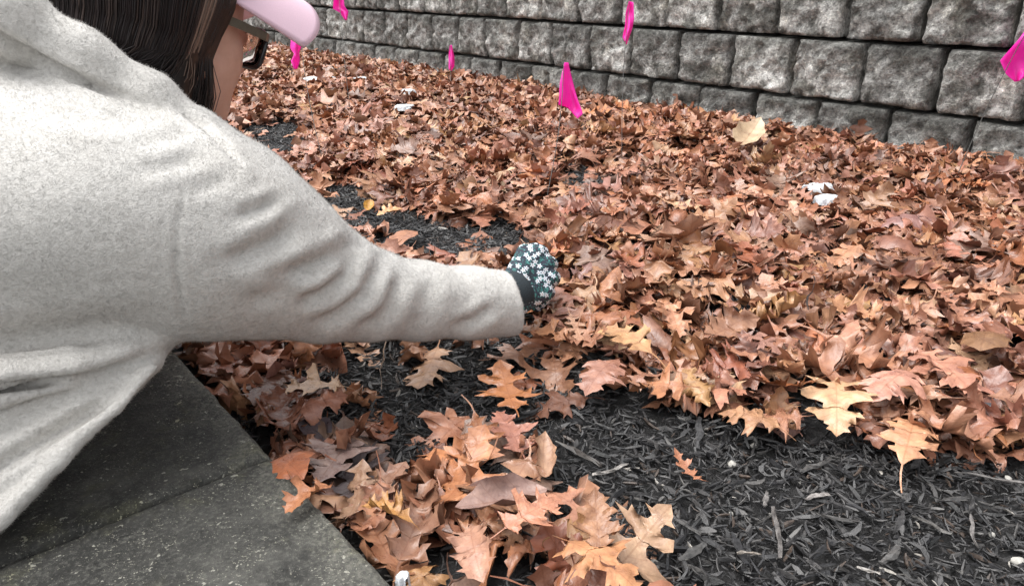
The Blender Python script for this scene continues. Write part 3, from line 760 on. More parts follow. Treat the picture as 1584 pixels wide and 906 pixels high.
# ---- remnants of snow
def snow(px, py, w, l, label, h=.014, z=.06):
    c = gnd(px, py, .045); c[2] = gz(c[0], c[1]) + (.052 if py < 200 else .047); h *= .3; w *= .9; l *= .9; n = 36; k = rng.random() * 30
    g1 = np.linspace(-1, 1, n); GX, GY = np.meshgrid(g1, g1, indexing='ij')
    f = 1 - (GX ** 2 + GY ** 2) * 1.15 + 2.6 * (fbm(np.stack([GX * 1.7 + k, GY * 1.7, np.full_like(GX, k)], -1), 4) - .52)
    hgt = np.where(f > 0, h * (1 - np.exp(-f * 2.2)) * (.65 + .7 * fbm(np.stack([GX * 3.5 + k, GY * 3.5, np.full_like(GX, 2.)], -1), 2)) + .002, -.012 + .012 * np.clip(1 + f * 6, 0, 1))
    V = np.stack([GX * w * .7, GY * l * .7, hgt], -1).reshape(-1, 3); I = np.arange(n * n).reshape(n, n)
    q = np.stack([I[:-1, :-1], I[1:, :-1], I[1:, 1:], I[:-1, 1:]], -1).reshape(-1, 4)
    q = q[(f.ravel()[q] > -.2).any(1)]
    used = np.unique(q); mp = np.full(n * n, -1); mp[used] = np.arange(len(used))
    Vn, qn = largest_piece(V[used], mp[q])
    o = put('snow_patch', mesh('snow_patch', Vn, qn, M['snow']), loc=c, rz=TH)
    tag(o, label, 'snow', 'last scraps of snow on the leaves')
def largest_piece(V, Q):                                   # keep the one connected surface
    lab = np.arange(len(V))
    while True:
        m = lab[Q].min(1); new = lab.copy()
        for k in range(Q.shape[1]): np.minimum.at(new, Q[:, k], m)
        new = new[new]
        if (new == lab).all(): break
        lab = new
    root = np.bincount(lab).argmax(); kv = lab == root; mp = np.cumsum(kv) - 1
    return V[kv], mp[Q[kv[Q[:, 0]]]]
snow(496, 121, .16, .10, 'flat white scrap of snow on the leaves just beyond the cap brim', z=.075, h=.02)
snow(558, 122, .07, .05, 'small thin scrap of snow right of the flat white one', z=.07)
snow(632, 143, .06, .07, 'upper of two snow crumbs in the far litter', z=.075, h=.02)
snow(626, 168, .07, .06, 'lower of two snow crumbs in the far litter', z=.072, h=.02)
snow(1264, 288, .09, .055, 'white melting snow scrap in the litter below the wall', z=.085, h=.02)
snow(1280, 305, .05, .04, 'snow crumb just below the melting scrap', z=.085)
snow(624, 896, .011, .010, 'tiny snow crumb in the heap beside the slab', z=.07, h=.006)

# ------------------------------------------------------------------ marker flags
def flag(base, dep_top, left, right, label, wire_top, amp=.012, seed=0, wbase_z=.03):
    """left/right: the two long edges of the limp sheet, top to bottom; the sheet is folded in depth between them"""
    r = np.random.default_rng(seed)
    B = gnd(*base, wbase_z); T = at(*wire_top, dep_top)
    root = empty('marker_flag', B)
    n = 22; m = 9
    k = np.linspace(0, 1, n)
    def edge(e):
        e = np.array(e, float); d = np.r_[0, np.cumsum(np.hypot(*np.diff(e, axis=0).T))]; d /= d[-1]
        return np.stack([np.interp(k, d, e[:, 0]), np.interp(k, d, e[:, 1])], 1)
    Lf, Rt = edge(left), edge(right)
    V = []; ph = r.uniform(0, 6, 3)
    for i in range(n):
        for j in range(m):
            u = j / (m - 1)
            q = Lf[i] * (1 - u) + Rt[i] * u
            dz = amp * (math.sin(u * 5.2 + ph[0] + k[i] * 2.5) + .5 * math.sin(u * 9 + ph[1] - k[i] * 5)) + .018 * (u - .2)
            V.append(at(q[0], q[1], dep_top + dz))
    V = np.array(V) - B
    Fs = [(i * m + j, i * m + j + 1, (i + 1) * m + j + 1, (i + 1) * m + j) for i in range(n - 1) for j in range(m - 1)]
    f = put('flag_sheet', mesh('flag_sheet', V, Fs, M['flag']), root)
    md = f.modifiers.new('thick', 'SOLIDIFY'); md.thickness = .0006; md.offset = 0
    kk = np.linspace(0, 1, 9)[:, None]
    bow = np.array([r.uniform(-.01, .01), r.uniform(-.01, .01), 0]) * np.sin(kk * math.pi)
    B2 = np.array([0, 0, -.09]) + (B - T) * .0
    pts = np.concatenate([[B2], (T - B) * kk + bow])
    Vt, Ft = tube(pts, .0011, 6)
    put('wire', mesh('wire', Vt, Ft, M['wire']), root)
    tag(root, label, 'marker flag', 'pink marker flags in the bed')
flag((847, 300), 2.20, [(873, 97), (869, 115), (866, 128), (865, 145), (864, 163)], [(879, 97), (885, 122), (893, 152), (902, 176), (893, 184), (881, 166)],
     'limp bright pink marker flag hanging in front of the wall, biggest whole one', (872, 97), seed=1)
flag((500, 252), 2.45, [(450, 62), (449, 75), (455, 84), (450, 95), (455, 108)], [(467, 62), (466, 74), (463, 80), (464, 95), (460, 107)],
     'pink marker flag just below the cap brim', (465, 62), .01, 2)
flag((697, 138), 4.0, [(696, 70), (694, 85), (694, 108)], [(699, 70), (703, 88), (703, 103), (698, 110)], 'small narrow pink flag far off against the bottom course', (697, 70), .01, 3)
flag((962, 238), 2.55, [(973, 2), (968, 20), (967, 40), (963, 58)], [(980, 4), (981, 30), (978, 45), (969, 70)], 'narrow folded pink flag up against the wall, right of the biggest', (974, 2), .012, 4)
flag((545, 195), 3.0, [(517, -22), (516, 0), (515, 14), (526, 20), (534, 32)], [(527, -22), (532, 0), (533, 10), (539, 18), (537, 31)], 'pink flag cut by the top edge right of the cap', (524, -22), .014, 5)
flag((1475, 285), 2.22, [(1598, 30), (1575, 62), (1547, 94), (1556, 115), (1570, 127)], [(1622, 60), (1612, 85), (1600, 100), (1596, 112), (1576, 126)], 'large pink flag cut by the right edge of the picture', (1590, 45), .016, 6)
# ------------------------------------------------------------------ person kneeling on the walkway, reaching into the leaves
def nets(fun, lo, hi, h):
    lo = np.array(lo, float); n = np.ceil((np.array(hi) - lo) / h).astype(int) + 1
    ax = [lo[k] + h * np.arange(n[k]) for k in range(3)]
    S_ = 4                                                 # coarse pass first, then only the band around the surface
    cs = [np.arange(0, n[k] + S_, S_) for k in range(3)]
    G = np.stack(np.meshgrid(*[(lo[k] + h * (cs[k] + S_ / 2 - .5)).astype(np.float32) for k in range(3)], indexing='ij'), -1)
    cv_ = fun(G)
    band = np.abs(cv_) < h * S_ * 1.9
    v = np.repeat(np.repeat(np.repeat(cv_, S_, 0), S_, 1), S_, 2)[:n[0], :n[1], :n[2]].copy()
    bm = np.repeat(np.repeat(np.repeat(band, S_, 0), S_, 1), S_, 2)[:n[0], :n[1], :n[2]]
    bi = np.argwhere(bm)
    for a in range(0, len(bi), 400000):
        q = bi[a:a + 400000]
        v[tuple(q.T)] = fun((lo + h * q).astype(np.float32))
    s = v > 0
    c = np.zeros(tuple(n - 1), np.int8)
    for a in (0, 1):
        for b in (0, 1):
            for d in (0, 1): c += s[a:n[0] - 1 + a, b:n[1] - 1 + b, d:n[2] - 1 + d]
    act = np.argwhere((c > 0) & (c < 8))
    ID = np.full(tuple(n - 1), -1, np.int32); ID[tuple(act.T)] = np.arange(len(act))
    P = np.zeros((len(act), 3)); K = np.zeros(len(act))
    corner = [(a, b, d) for a in (0, 1) for b in (0, 1) for d in (0, 1)]
    cv = {q: v[act[:, 0] + q[0], act[:, 1] + q[1], act[:, 2] + q[2]] for q in corner}
    for q in corner:
        for k in range(3):
            if q[k] == 0:
                r = list(q); r[k] = 1; r = tuple(r)
                A, B = cv[q], cv[r]; m = (A > 0) != (B > 0)
                t = np.where(m, A / (A - B + 1e-12), 0)
                pt = np.array(q, float)[None] + t[:, None] * np.eye(3)[k][None]
                P[m] += pt[m]; K[m] += 1
    V = lo + h * (act + P / K[:, None])
    Q = []
    for k in range(3):
        i, j = [(1, 2), (2, 0), (0, 1)][k]
        s0 = [slice(None)] * 3; s1 = [slice(None)] * 3
        s0[k] = slice(0, -1); s1[k] = slice(1, None)
        dif = s[tuple(s0)] != s[tuple(s1)]
        e = np.argwhere(dif)
        e = e[(e[:, i] > 0) & (e[:, j] > 0) & (e[:, i] < n[i] - 1) & (e[:, j] < n[j] - 1)]
        def cell(di, dj):
            q = e.copy(); q[:, i] -= di; q[:, j] -= dj; return ID[tuple(q.T)]
        f4 = np.stack([cell(1, 1), cell(0, 1), cell(0, 0), cell(1, 0)], -1)
        inside = ~s[tuple(e.T)]
        f4[~inside] = f4[~inside][:, ::-1]
        Q.append(f4)
    return V, np.concatenate(Q)
def smin(a, b, k):
    h = np.clip(.5 + .5 * (b - a) / k, 0, 1)
    return b * (1 - h) + a * h - k * h * (1 - h)
def cone(P, a, b, ra, rb):
    a = np.asarray(a, np.float32); b = np.asarray(b, np.float32); ab = b - a
    t = np.clip(((P - a) @ ab) / (ab @ ab), 0, 1)
    return np.linalg.norm(P - a - t[..., None] * ab, axis=-1) - (ra + (rb - ra) * t)
def chain(P, pts, rad, k=.02):
    d = None
    for i in range(len(pts) - 1):
        c = cone(P, pts[i], pts[i + 1], rad[i], rad[i + 1])
        d = c if d is None else smin(d, c, k)
    return d
def ell(P, c, r, R=None):
    q = P - np.asarray(c, np.float32)
    if R is not None: q = q @ np.asarray(R, np.float32).T
    r = np.asarray(r, np.float32)
    k = np.linalg.norm(q / r, axis=-1)
    return (k - 1) * r.min()
def normals(V, Q):
    n = np.cross(V[Q[:, 2]] - V[Q[:, 0]], V[Q[:, 3]] - V[Q[:, 1]])
    N = np.zeros_like(V)
    for k in range(4): np.add.at(N, Q[:, k], n)
    return N / (np.linalg.norm(N, axis=1)[:, None] + 1e-12)
def relax(V, Q, it=2, lam=.5):
    for _ in range(it):
        A = np.zeros_like(V); C = np.zeros(len(V))
        for k in range(4):
            np.add.at(A, Q[:, k], V[Q[:, (k + 1) % 4]] + V[Q[:, (k + 3) % 4]]); np.add.at(C, Q[:, k], 2)
        V = V + lam * (A / C[:, None] - V)
    return V

largest = largest_piece
# anatomy (world coordinates)
FA = np.array([.76, .65, 0.]); FA /= np.linalg.norm(FA); LA = np.array([-FA[1], FA[0], 0])     # facing, leftwards
SHO_R, ELB_R, WRI_R = at(205, 330, .76), at(556, 452, .97), at(790, 462, 1.11)
NECK = np.array([-.50, .87, .405])
HC = np.array([-.403, .923, .510]); HR = np.array([[.859, -.5, -.105], [.444, .832, -.332], [.253, .239, .938]])
def hl(x, y, z): return HC + np.array([x, y, z]) @ HR                                          # head-local (right, forward, up)
SHO_L = SHO_R + LA * .37 + np.array([0, 0, .02])
ELB_L, WRI_L = SHO_L + np.array([.06, .02, -.18]), np.array([-.60, .93, .075])
HIP = NECK - FA * .50 + np.array([0, 0, -.11])
HIP_R, HIP_L = HIP - LA * .10, HIP + LA * .10
KNEE_R, KNEE_L = np.array([*(HIP_R + FA * .36)[:2], .125]), np.array([*(HIP_L + FA * .38)[:2], .125])
FOOT_R, FOOT_L = np.array([*(KNEE_R - FA * .44)[:2], .10]), np.array([*(KNEE_L - FA * .44)[:2], .10])

def head_sdf(P):
    q = (P - HC.astype(np.float32)) @ HR.T.astype(np.float32)
    d = ell(q, (0, -.012, .03), (.076, .098, .092))
    d = smin(d, ell(q, (0, .024, -.035), (.058, .064, .085)), .03)
    d = smin(d, ell(q, (0, .062, -.098), (.028, .03, .022)), .03)
    for s in (-1, 1):
        d = smin(d, ell(q, (s * .037, .048, -.042), (.029, .031, .038)), .025)
        d = smin(d, cone(q, (s * .058, .0, -.06), (s * .03, .06, -.095), .018, .016), .03)
        d = np.maximum(d, -(np.linalg.norm(q - np.array((s * .031, .106, .0), np.float32), axis=-1) - .014))
        d = smin(d, np.linalg.norm(q - np.array((s * .031, .082, .0), np.float32), axis=-1) - .0125, .002)
        d = smin(d, ell(q, (s * .071, -.016, -.012), (.006, .016, .028)), .006)
    d = smin(d, cone(q, (0, .094, .004), (0, .113, -.034), .008, .013), .012)
    d = smin(d, ell(q, (0, .085, -.066), (.023, .010, .010)), .008)
    d = np.maximum(d, -ell(q, (0, .098, -.0665), (.02, .008, .0015)))
    return d
def body_sdf(P):
    d = head_sdf(P)
    d = smin(d, cone(P, NECK - FA * .01, hl(0, -.02, -.05), .058, .052), .03)
    d = smin(d, cone(P, NECK + FA * .0 - [0, 0, .09], HIP, .125, .13), .06)
    for S, E, Wr in ((SHO_R, ELB_R, WRI_R), (SHO_L, ELB_L, WRI_L)):
        d = smin(d, chain(P, [NECK - [0, 0, .05], S, E, Wr], [.06, .052, .04, .026], .03), .03)
    for Hh, Kn, Fo in ((HIP_R, KNEE_R, FOOT_R), (HIP_L, KNEE_L, FOOT_L)):
        d = smin(d, chain(P, [Hh, Kn], [.085, .058]), .04)
        d = smin(d, chain(P, [Kn, Fo], [.052, .032]), .02)
    # left palm and fingers resting on the slab
    for k in range(4):
        w = LA * (.03 - .02 * k)
        d = smin(d, chain(P, [WRI_L, WRI_L + FA * .075 + w + [0, 0, -.01], WRI_L + FA * (.145 + .01 * (k in (1, 2))) + w * 1.2 + [0, 0, -.017]], [.024, .012, .0075]), .012)
    d = smin(d, chain(P, [WRI_L, WRI_L + FA * .04 - LA * .045 + [0, 0, -.013], WRI_L + FA * .08 - LA * .06 + [0, 0, -.017]], [.022, .012, .009]), .012)
    return d

person = tag(empty('person', (KNEE_R[0], KNEE_R[1], SLAB_Z)),
             'person in cream fleece jacket and pink cap kneeling on the slab, reaching into the leaves', 'person')
def wear(name, me, parent=None):
    o = put(name, me); par = parent or person
    o.parent = par
    return o

# ---- materials for the figure
def m_skin():
    t = NT('skin'); o = t.pos(); n = t.noise(o, 60, 4); n3 = t.noise(o, 900, 3)
    t.set(Base_Color=t.ramp(n, [(.3, (.50, .275, .205)), (.7, (.57, .33, .255))]), Roughness=.48, Normal=t.bump(n3, .18, .0006))
    t.b.inputs['Subsurface Weight'].default_value = .25; t.b.inputs['Subsurface Radius'].default_value = (.008, .003, .0015)
    return t.m
def m_fleece():
    t = NT('sherpa_fleece'); o = t.pos()
    w = t.n('VectorMath', operation='ADD'); t.l(o, w.inputs[0])
    a = t.noise(o, 230, 3, .65, .6); b = t.noise(o, 90, 3, .6); c = t.noise(o, 600, 3, .7); big = t.noise(o, 7, 3)
    col = t.ramp(a, [(.26, (.50, .484, .453)), (.46, (.60, .582, .55)), (.66, (.67, .651, .618))])
    col = t.mix(t.ramp(big, [(.4, 0), (.7, .35)]), col, t.mix(1.0, col, (1.0, .975, .94), 'MULTIPLY'))
    hgt = t.math('ADD', t.math('MULTIPLY', a, 1.0), t.math('ADD', t.math('MULTIPLY', b, .25), t.math('MULTIPLY', c, .45)))
    t.set(Base_Color=col, Roughness=.95, Normal=t.bump(hgt, .55, .0028))
    t.b.inputs['Specular IOR Level'].default_value = .1
    t.b.inputs['Sheen Weight'].default_value = .35; t.b.inputs['Sheen Roughness'].default_value = .5
    return t.m
def m_pile():
    t = NT('fleece_tuft'); o = t.pos(); a = t.noise(o, 70, 3, .6); big = t.noise(o, 7, 3)
    col = t.ramp(a, [(.3, (.545, .527, .495)), (.65, (.62, .601, .568))])
    col = t.mix(t.ramp(big, [(.4, 0), (.7, .35)]), col, t.mix(1.0, col, (1.0, .975, .94), 'MULTIPLY'))
    t.set(Base_Color=col, Roughness=1.0); t.b.inputs['Specular IOR Level'].default_value = .05
    return t.m
def m_hair():
    t = NT('hair'); o = t.n('Attribute', attribute_name='Col').outputs['Color']
    t.set(Base_Color=o, Roughness=.36); t.b.inputs['Specular IOR Level'].default_value = .45
    return t.m
def m_floral():
    t = NT('floral_glove'); o = t.obj()
    vo = t.n('TexVoronoi', voronoi_dimensions='2D', i_Scale=110.0, i_Randomness=.75); t.l(o, vo.inputs['Vector'])
    sc = t.n('VectorMath', operation='SCALE'); sc.inputs['Scale'].default_value = 1.0; t.l(o, sc.inputs[0])
    sb = t.n('VectorMath', operation='SUBTRACT'); t.l(sc.outputs[0], sb.inputs[0]); t.l(vo.outputs['Position'], sb.inputs[1])
    sx = t.n('SeparateXYZ'); t.l(sb.outputs[0], sx.inputs[0])
    ang = t.math('ARCTAN2', sx.outputs[1], sx.outputs[0])
    rad = t.math('SQRT', t.math('ADD', t.math('MULTIPLY', sx.outputs[0], sx.outputs[0]), t.math('MULTIPLY', sx.outputs[1], sx.outputs[1])))
    cr = t.n('SeparateColor'); t.l(vo.outputs['Color'], cr.inputs[0])
    edge = t.math('ADD', .0032, t.math('MULTIPLY', .0012, t.math('COSINE', t.math('ADD', t.math('MULTIPLY', ang, 5.0), t.math('MULTIPLY', cr.outputs[0], 6.28)))))
    petal = t.math('MULTIPLY', t.math('LESS_THAN', rad, edge), t.math('GREATER_THAN', cr.outputs[1], .28))
    heart = t.math('MULTIPLY', t.math('LESS_THAN', rad, .0009), petal)
    n = t.noise(o, 150, 2, .5, 1.5)
    bgc = t.ramp(n, [(.40, (.020, .024, .040)), (.52, (.030, .034, .052)), (.56, (.03, .15, .14)), (.64, (.10, .30, .27)), (.70, (.035, .04, .06))], 'CONSTANT')
    col = t.mix(petal, bgc, t.mix(cr.outputs[2], (.72, .76, .78), (.60, .66, .74)))
    col = t.mix(heart, col, (.45, .30, .22))
    wv = t.noise(o, 900, 2)
    t.set(Base_Color=col, Roughness=.8, Normal=t.bump(wv, .3, .0008))
    return t.m
MF = dict(skin=m_skin(), fleece=m_fleece(), pile=m_pile(), hair=m_hair(), floral=m_floral(),
          cuff=m_plain('knit_cuff', (.02, .028, .034), .85, 500, .4, .6, .001), cap=m_plain('pink_cotton', (.80, .57, .67), .8, 700, .05, .25, .0006),
          frame=m_plain('dark_acetate', (.012, .011, .012), .25, 90, .4, .05), temple=m_plain('olive_acetate', (.085, .08, .062), .3, 120, .25, .05),
          trouser=m_plain('dark_denim', (.03, .035, .05), .85, 500, .3, .4), shoe=m_plain('shoe_canvas', (.05, .05, .055), .8, 300, .3, .3), sole=m_plain('shoe_rubber', (.5, .5, .48), .7, 100, .1))
def m_lens():
    t = NT('tinted_lens')
    t.set(Base_Color=(.80, .72, .66), Roughness=.02); t.b.inputs['Transmission Weight'].default_value = 1.0; t.b.inputs['IOR'].default_value = 1.15
    return t.m
MF['lens'] = m_lens()

V, Q = largest(*nets(body_sdf, (-1.25, .15, .03), (.04, 1.35, .66), .0065))
V = relax(V, Q, 1)
wear('body', mesh('body', V - person.location, Q, MF['skin']))
def leg_sdf(P):
    d = None
    for Hh, Kn, Fo in ((HIP_R, KNEE_R, FOOT_R), (HIP_L, KNEE_L, FOOT_L)):
        e = smin(chain(P, [HIP, Hh, Kn], [.12, .10, .070]), chain(P, [Kn, Fo], [.066, .045]), .03)
        d = e if d is None else smin(d, e, .03)
    return np.maximum(d, SLAB_Z + .004 - P[..., 2])
V, Q = largest(*nets(leg_sdf, (-1.3, .1, .03), (-.2, 1.2, .5), .010))
wear('trousers', mesh('trousers', relax(V, Q, 1) - person.location, Q, MF['trouser']))
for Fo, Kn in ((FOOT_R, KNEE_R), (FOOT_L, KNEE_L)):
    dn = -FA
    sdf = lambda P: np.maximum(chain(P, [Fo + dn * .0, Fo + dn * .06 + [0, 0, .0], Fo + dn * .15 + [0, 0, -.012]], [.042, .044, .036], .02), SLAB_Z + .003 - P[..., 2])
    lo = np.minimum(Fo, Fo + dn * .2) - .07; hi = np.maximum(Fo, Fo + dn * .2) + .07
    V, Q = nets(sdf, lo, hi, .008)
    sh = wear('shoe', mesh('shoe', V - person.location, Q, MF['shoe']))
    Vs, Fs = tube([Fo + [0, 0, .045] + dn * k for k in (.0, .05, .10, .15)], [.03, .034, .034, .026], 10)
    Vs = np.array(Vs); Vs[:, 2] = Fo[2] + .045 + (Vs[:, 2] - Fo[2] - .045) * .25
    so = put('sole', mesh('sole', Vs - person.location, Fs, MF['sole']), sh)

# ---- fleece jacket
ZLOW = lambda p: np.interp(p, [-.6, -.30, -.19, -.10, -.02, .05, .12], [.09, .075, .082, .125, .20, .26, .31])
def torso(P, grow=0.):
    r = P - NECK.astype(np.float32)
    p = r @ FA.astype(np.float32); q = r @ LA.astype(np.float32); z = P[..., 2]
    zl = ZLOW(p).astype(np.float32) - (0 if grow >= 0 else .1); zt = np.interp(p, [-.6, -.45, -.2, -.05, .05, .12], [.42, .47, .50, .475, .43, .38]).astype(np.float32)
    hw = np.interp(p, [-.6, -.5, -.25, -.05, .05, .12], [.13, .185, .215, .205, .17, .10]).astype(np.float32) + grow
    zc = (zl + zt) / 2; hz = (zt - zl) / 2 + grow
    k = (np.abs(q / hw) ** 2.6 + np.abs((z - zc) / hz) ** 2.6) ** (1 / 2.6)
    d = (k - 1) * np.minimum(hw, hz)
    d = np.maximum(d, np.maximum(p - .13 - grow, -.60 - p - grow))
    return d
ARM_PX = [(150, 320, .745, 150), (215, 338, .765, 150), (290, 358, .80, 160), (350, 376, .835, 146), (420, 404, .875, 118), (500, 438, .925, 88), (570, 456, .97, 68), (650, 465, 1.02, 59), (725, 468, 1.07, 53), (783, 469, 1.105, 52)]
ARM_P = [at(x, y, d) for x, y, d, r in ARM_PX]; ARM_R = [r * d / F_PX for x, y, d, r in ARM_PX]
COL_PX = [(-130, -60, .70, 48), (0, 22, .705, 46), (130, 88, .735, 38), (235, 150, .765, 30), (315, 202, .79, 21), (368, 246, .81, 12)]
COL_P = [at(x, y, d) for x, y, d, r in COL_PX]; COL_R = [r * d / F_PX for x, y, d, r in COL_PX]
HEM_PX = [(-140, 925, .64, 14), (-60, 862, .66, 14), (0, 800, .675, 14), (90, 712, .70, 13), (175, 628, .73, 12), (235, 568, .755, 10)]
HEM_P = [at(x, y, d) for x, y, d, r in HEM_PX]; HEM_R = [r * d / F_PX for x, y, d, r in HEM_PX]
def px_chain(L): return [at(x, y, d) for x, y, d, r in L], [r * d / F_PX for x, y, d, r in L]
ROLL1, ROLL1_R = px_chain([(-120, 590, .665, 30), (0, 572, .685, 27), (110, 556, .715, 22), (190, 540, .745, 16), (255, 520, .775, 9)])
ROLL2, ROLL2_R = px_chain([(-120, 668, .67, 20), (0, 632, .69, 18), (110, 596, .72, 15), (210, 562, .755, 8)])
hx = np.interp(np.linspace(-140, 232, 13), [q[0] for q in HEM_PX], range(len(HEM_PX)))
FLAP_A = [at(*[np.interp(t, range(len(HEM_PX)), [q[k] for q in HEM_PX]) + (0, -14, .018)[k] for k in range(3)]) for t in hx]
FLAP_B = [at(x - 10, np.interp(x, [-140, 0, 120, 232], [560, 520, 490, 470]), np.interp(x, [-140, 0, 232], [.735, .755, .81])) for x in np.linspace(-140, 232, 13)]
ARM_L = [SHO_L - FA * .02, SHO_L + FA * .03, (SHO_L + ELB_L) / 2, ELB_L, (ELB_L + WRI_L) / 2, WRI_L + [0, 0, .012]]
nape = NECK - FA * .085 + np.array([0, 0, .068])
def coat_sdf(P):
    d = torso(P)
    d = smin(d, chain(P, ARM_P, ARM_R, .02), .05)
    d = smin(d, chain(P, ARM_L, [.10, .10, .085, .07, .058, .05], .03), .05)
    d = np.maximum(d, -np.maximum(torso(P, -.022), P[..., 2] - .20))              # hollow under the hanging front
    for a, b in zip(FLAP_A, FLAP_B): d = smin(d, cone(P, a, b, .012, .045), .025)
    d = smin(d, chain(P, ROLL1, ROLL1_R, .01), .012)
    d = smin(d, chain(P, ROLL2, ROLL2_R, .01), .008)
    d = smin(d, chain(P, HEM_P, HEM_R, .01), .006)
    d = np.maximum(d, np.where(P[..., :2] @ N2.astype(np.float32) < N_SLAB, SLAB_Z + .006, .03) - P[..., 2])
    ring = [COL_P[1], nape - LA * .03, nape + LA * .06, NECK + LA * .10 + [0, 0, .06], NECK + LA * .08 + FA * .08 + [0, 0, .0]]
    d = smin(d, chain(P, ring, [.036, .036, .036, .034, .02], .02), .015)
    d = smin(d, chain(P, COL_P, COL_R, .02), .018)
    # room for the neck and the head
    d = np.maximum(d, -cone(P, NECK + [0, 0, -.0], hl(0, -.015, -.04), .056, .085))
    # the open end of the right sleeve
    ax_ = (ARM_P[-1] - ARM_P[-2]); ax_ = ax_ / np.linalg.norm(ax_)
    cutn = np.array([.90, .36, .06], np.float32); cutn /= np.linalg.norm(cutn)
    d = np.maximum(d, (P - (ARM_P[-1] + ax_ * .010).astype(np.float32)) @ cutn)
    d = np.maximum(d, -cone(P, ARM_P[-1] - ax_ * .05, ARM_P[-1] + ax_ * .08, .036, .040))
    return d
V, Q = largest(*nets(coat_sdf, (-1.22, .12, .035), (.04, 1.35, .64), .005))
V = relax(V, Q, 2, .5)
# folds pressed into the cloth: (line as seen from the camera side, half-width px, depth m)
FOLDS = [([(-60, 606), (0, 601), (110, 586), (186, 567), (268, 540)], 9, .010), ([(-60, 540), (0, 533), (135, 520), (230, 500)], 24, .006),
         ([(-60, 668), (0, 644), (115, 606), (232, 562)], 11, .010), ([(-40, 750), (0, 722), (120, 648), (238, 568)], 10, .009), ([(-60, 700), (20, 665), (140, 612)], 8, .004),
         ([(-60, 25), (0, 57), (80, 102), (150, 138), (245, 168)], 8, .009), ([(272, 168), (318, 200), (352, 232), (376, 252)], 5, .006),
         ([(205, 268), (250, 260), (305, 246)], 11, .0022), ([(225, 222), (262, 215), (300, 204)], 11, .0022), ([(292, 296), (325, 288), (356, 274)], 11, .0022), ([(60, 165), (150, 180), (230, 185)], 16, .004),
         ([(286, 288), (275, 350), (272, 400), (276, 450), (290, 524)], 4.5, .0024),
         ([(338, 408), (380, 396), (432, 372), (460, 340)], 15, .008), ([(430, 430), (480, 414), (527, 392), (548, 366)], 14, .010), ([(452, 472), (500, 455), (536, 426), (558, 386)], 13, .011),
         ([(470, 500), (520, 486), (561, 455), (588, 400)], 12, .009), ([(545, 512), (580, 498), (603, 478), (622, 420)], 12, .006), ([(625, 515), (655, 490), (668, 430)], 13, .0035),
         ([(700, 510), (735, 497), (768, 472)], 9, .007), ([(380, 470), (430, 455), (470, 442)], 12, .004), ([(360, 335), (400, 325), (436, 306)], 10, .005)]
N = normals(V, Q)
pv = proj(V); view = V - CAMV; view /= np.linalg.norm(view, axis=1)[:, None]
facing = np.clip(-(N * view).sum(1) * 3, 0, 1) * (pv[:, 2] > .1)
disp = np.zeros(len(V))
for line, w, dep in FOLDS:
    line = np.array(line, float); best = np.full(len(V), 1e9); tt = np.zeros(len(V)); seg = np.hypot(*np.diff(line, axis=0).T); cum = np.r_[0, seg.cumsum()]
    near = (pv[:, 0] > line[:, 0].min() - 60) & (pv[:, 0] < line[:, 0].max() + 60) & (pv[:, 1] > line[:, 1].min() - 60) & (pv[:, 1] < line[:, 1].max() + 60)
    I = np.nonzero(near)[0]
    if not len(I): continue
    pb = np.full(len(I), 1e9); pt = np.zeros(len(I))
    for k in range(len(line) - 1):
        ab = line[k + 1] - line[k]; t = np.clip(((pv[I, :2] - line[k]) @ ab) / (ab @ ab), 0, 1)
        dd = np.linalg.norm(pv[I, :2] - line[k] - t[:, None] * ab, axis=1)
        m = dd < pb; pb[m] = dd[m]; pt[m] = (cum[k] + t[m] * seg[k]) / cum[-1]
    taper = np.clip(np.sin(np.clip(pt, .04, .96) * math.pi) * 1.6, 0, 1) if line[0, 0] > -30 else np.clip((1 - pt) * 3, .15, 1)
    disp[I] += facing[I] * taper * dep * (-np.exp(-(pb / w) ** 2) + .42 * np.exp(-((pb - 2.0 * w) / (1.0 * w)) ** 2))
disp += .008 * (fbm(V * 9, 2) - .5) + .0016 * (fbm(V * 150 + 3, 2) - .5)
V = V + N * disp[:, None]
coat = wear('fleece_jacket', mesh('fleece_jacket', V - person.location, Q, MF['fleece']))
# the pile of the fleece: short leaning tufts
fr_ = np.random.default_rng(21)
N = normals(V, Q); fc = V[Q].mean(1); fn = N[Q].mean(1)
ar = np.linalg.norm(np.cross(V[Q[:, 2]] - V[Q[:, 0]], V[Q[:, 3]] - V[Q[:, 1]]), axis=1)
pc = proj(fc); vw = fc - CAMV; vw /= np.linalg.norm(vw, axis=1)[:, None]
infr = (pc[:, 0] > -250) & (pc[:, 0] < 1000) & (pc[:, 1] > -250) & (pc[:, 1] < 1000) & (pc[:, 2] > .1) & ((fn * vw).sum(1) < .35)
wgt = ar * np.where(infr, 1, .06); wgt /= wgt.sum()
NT_ = 130000
fi = fr_.choice(len(Q), NT_, p=wgt); uv = fr_.random((NT_, 2, 1))
q4 = V[Q[fi]]; base = (q4[:, 0] * (1 - uv[:, 0]) + q4[:, 1] * uv[:, 0]) * (1 - uv[:, 1]) + (q4[:, 3] * (1 - uv[:, 0]) + q4[:, 2] * uv[:, 0]) * uv[:, 1]
nm = fn[fi]; lean = np.stack([fbm(base * 90 + k * 17, 2) - .5 for k in range(3)], -1) * 2.4 + fr_.normal(0, .25, (NT_, 3))
dr = nm + lean - nm * np.minimum(0, (lean * nm).sum(1))[:, None]; dr /= np.linalg.norm(dr, axis=1)[:, None]
tl = fr_.uniform(.0018, .0040, NT_)[:, None]; tr = fr_.uniform(.00018, .00034, NT_)[:, None]
t1 = np.cross(dr, nm + .01); t1 /= np.linalg.norm(t1, axis=1)[:, None] + 1e-9; t2 = np.cross(dr, t1)
b0 = base - nm * .0006
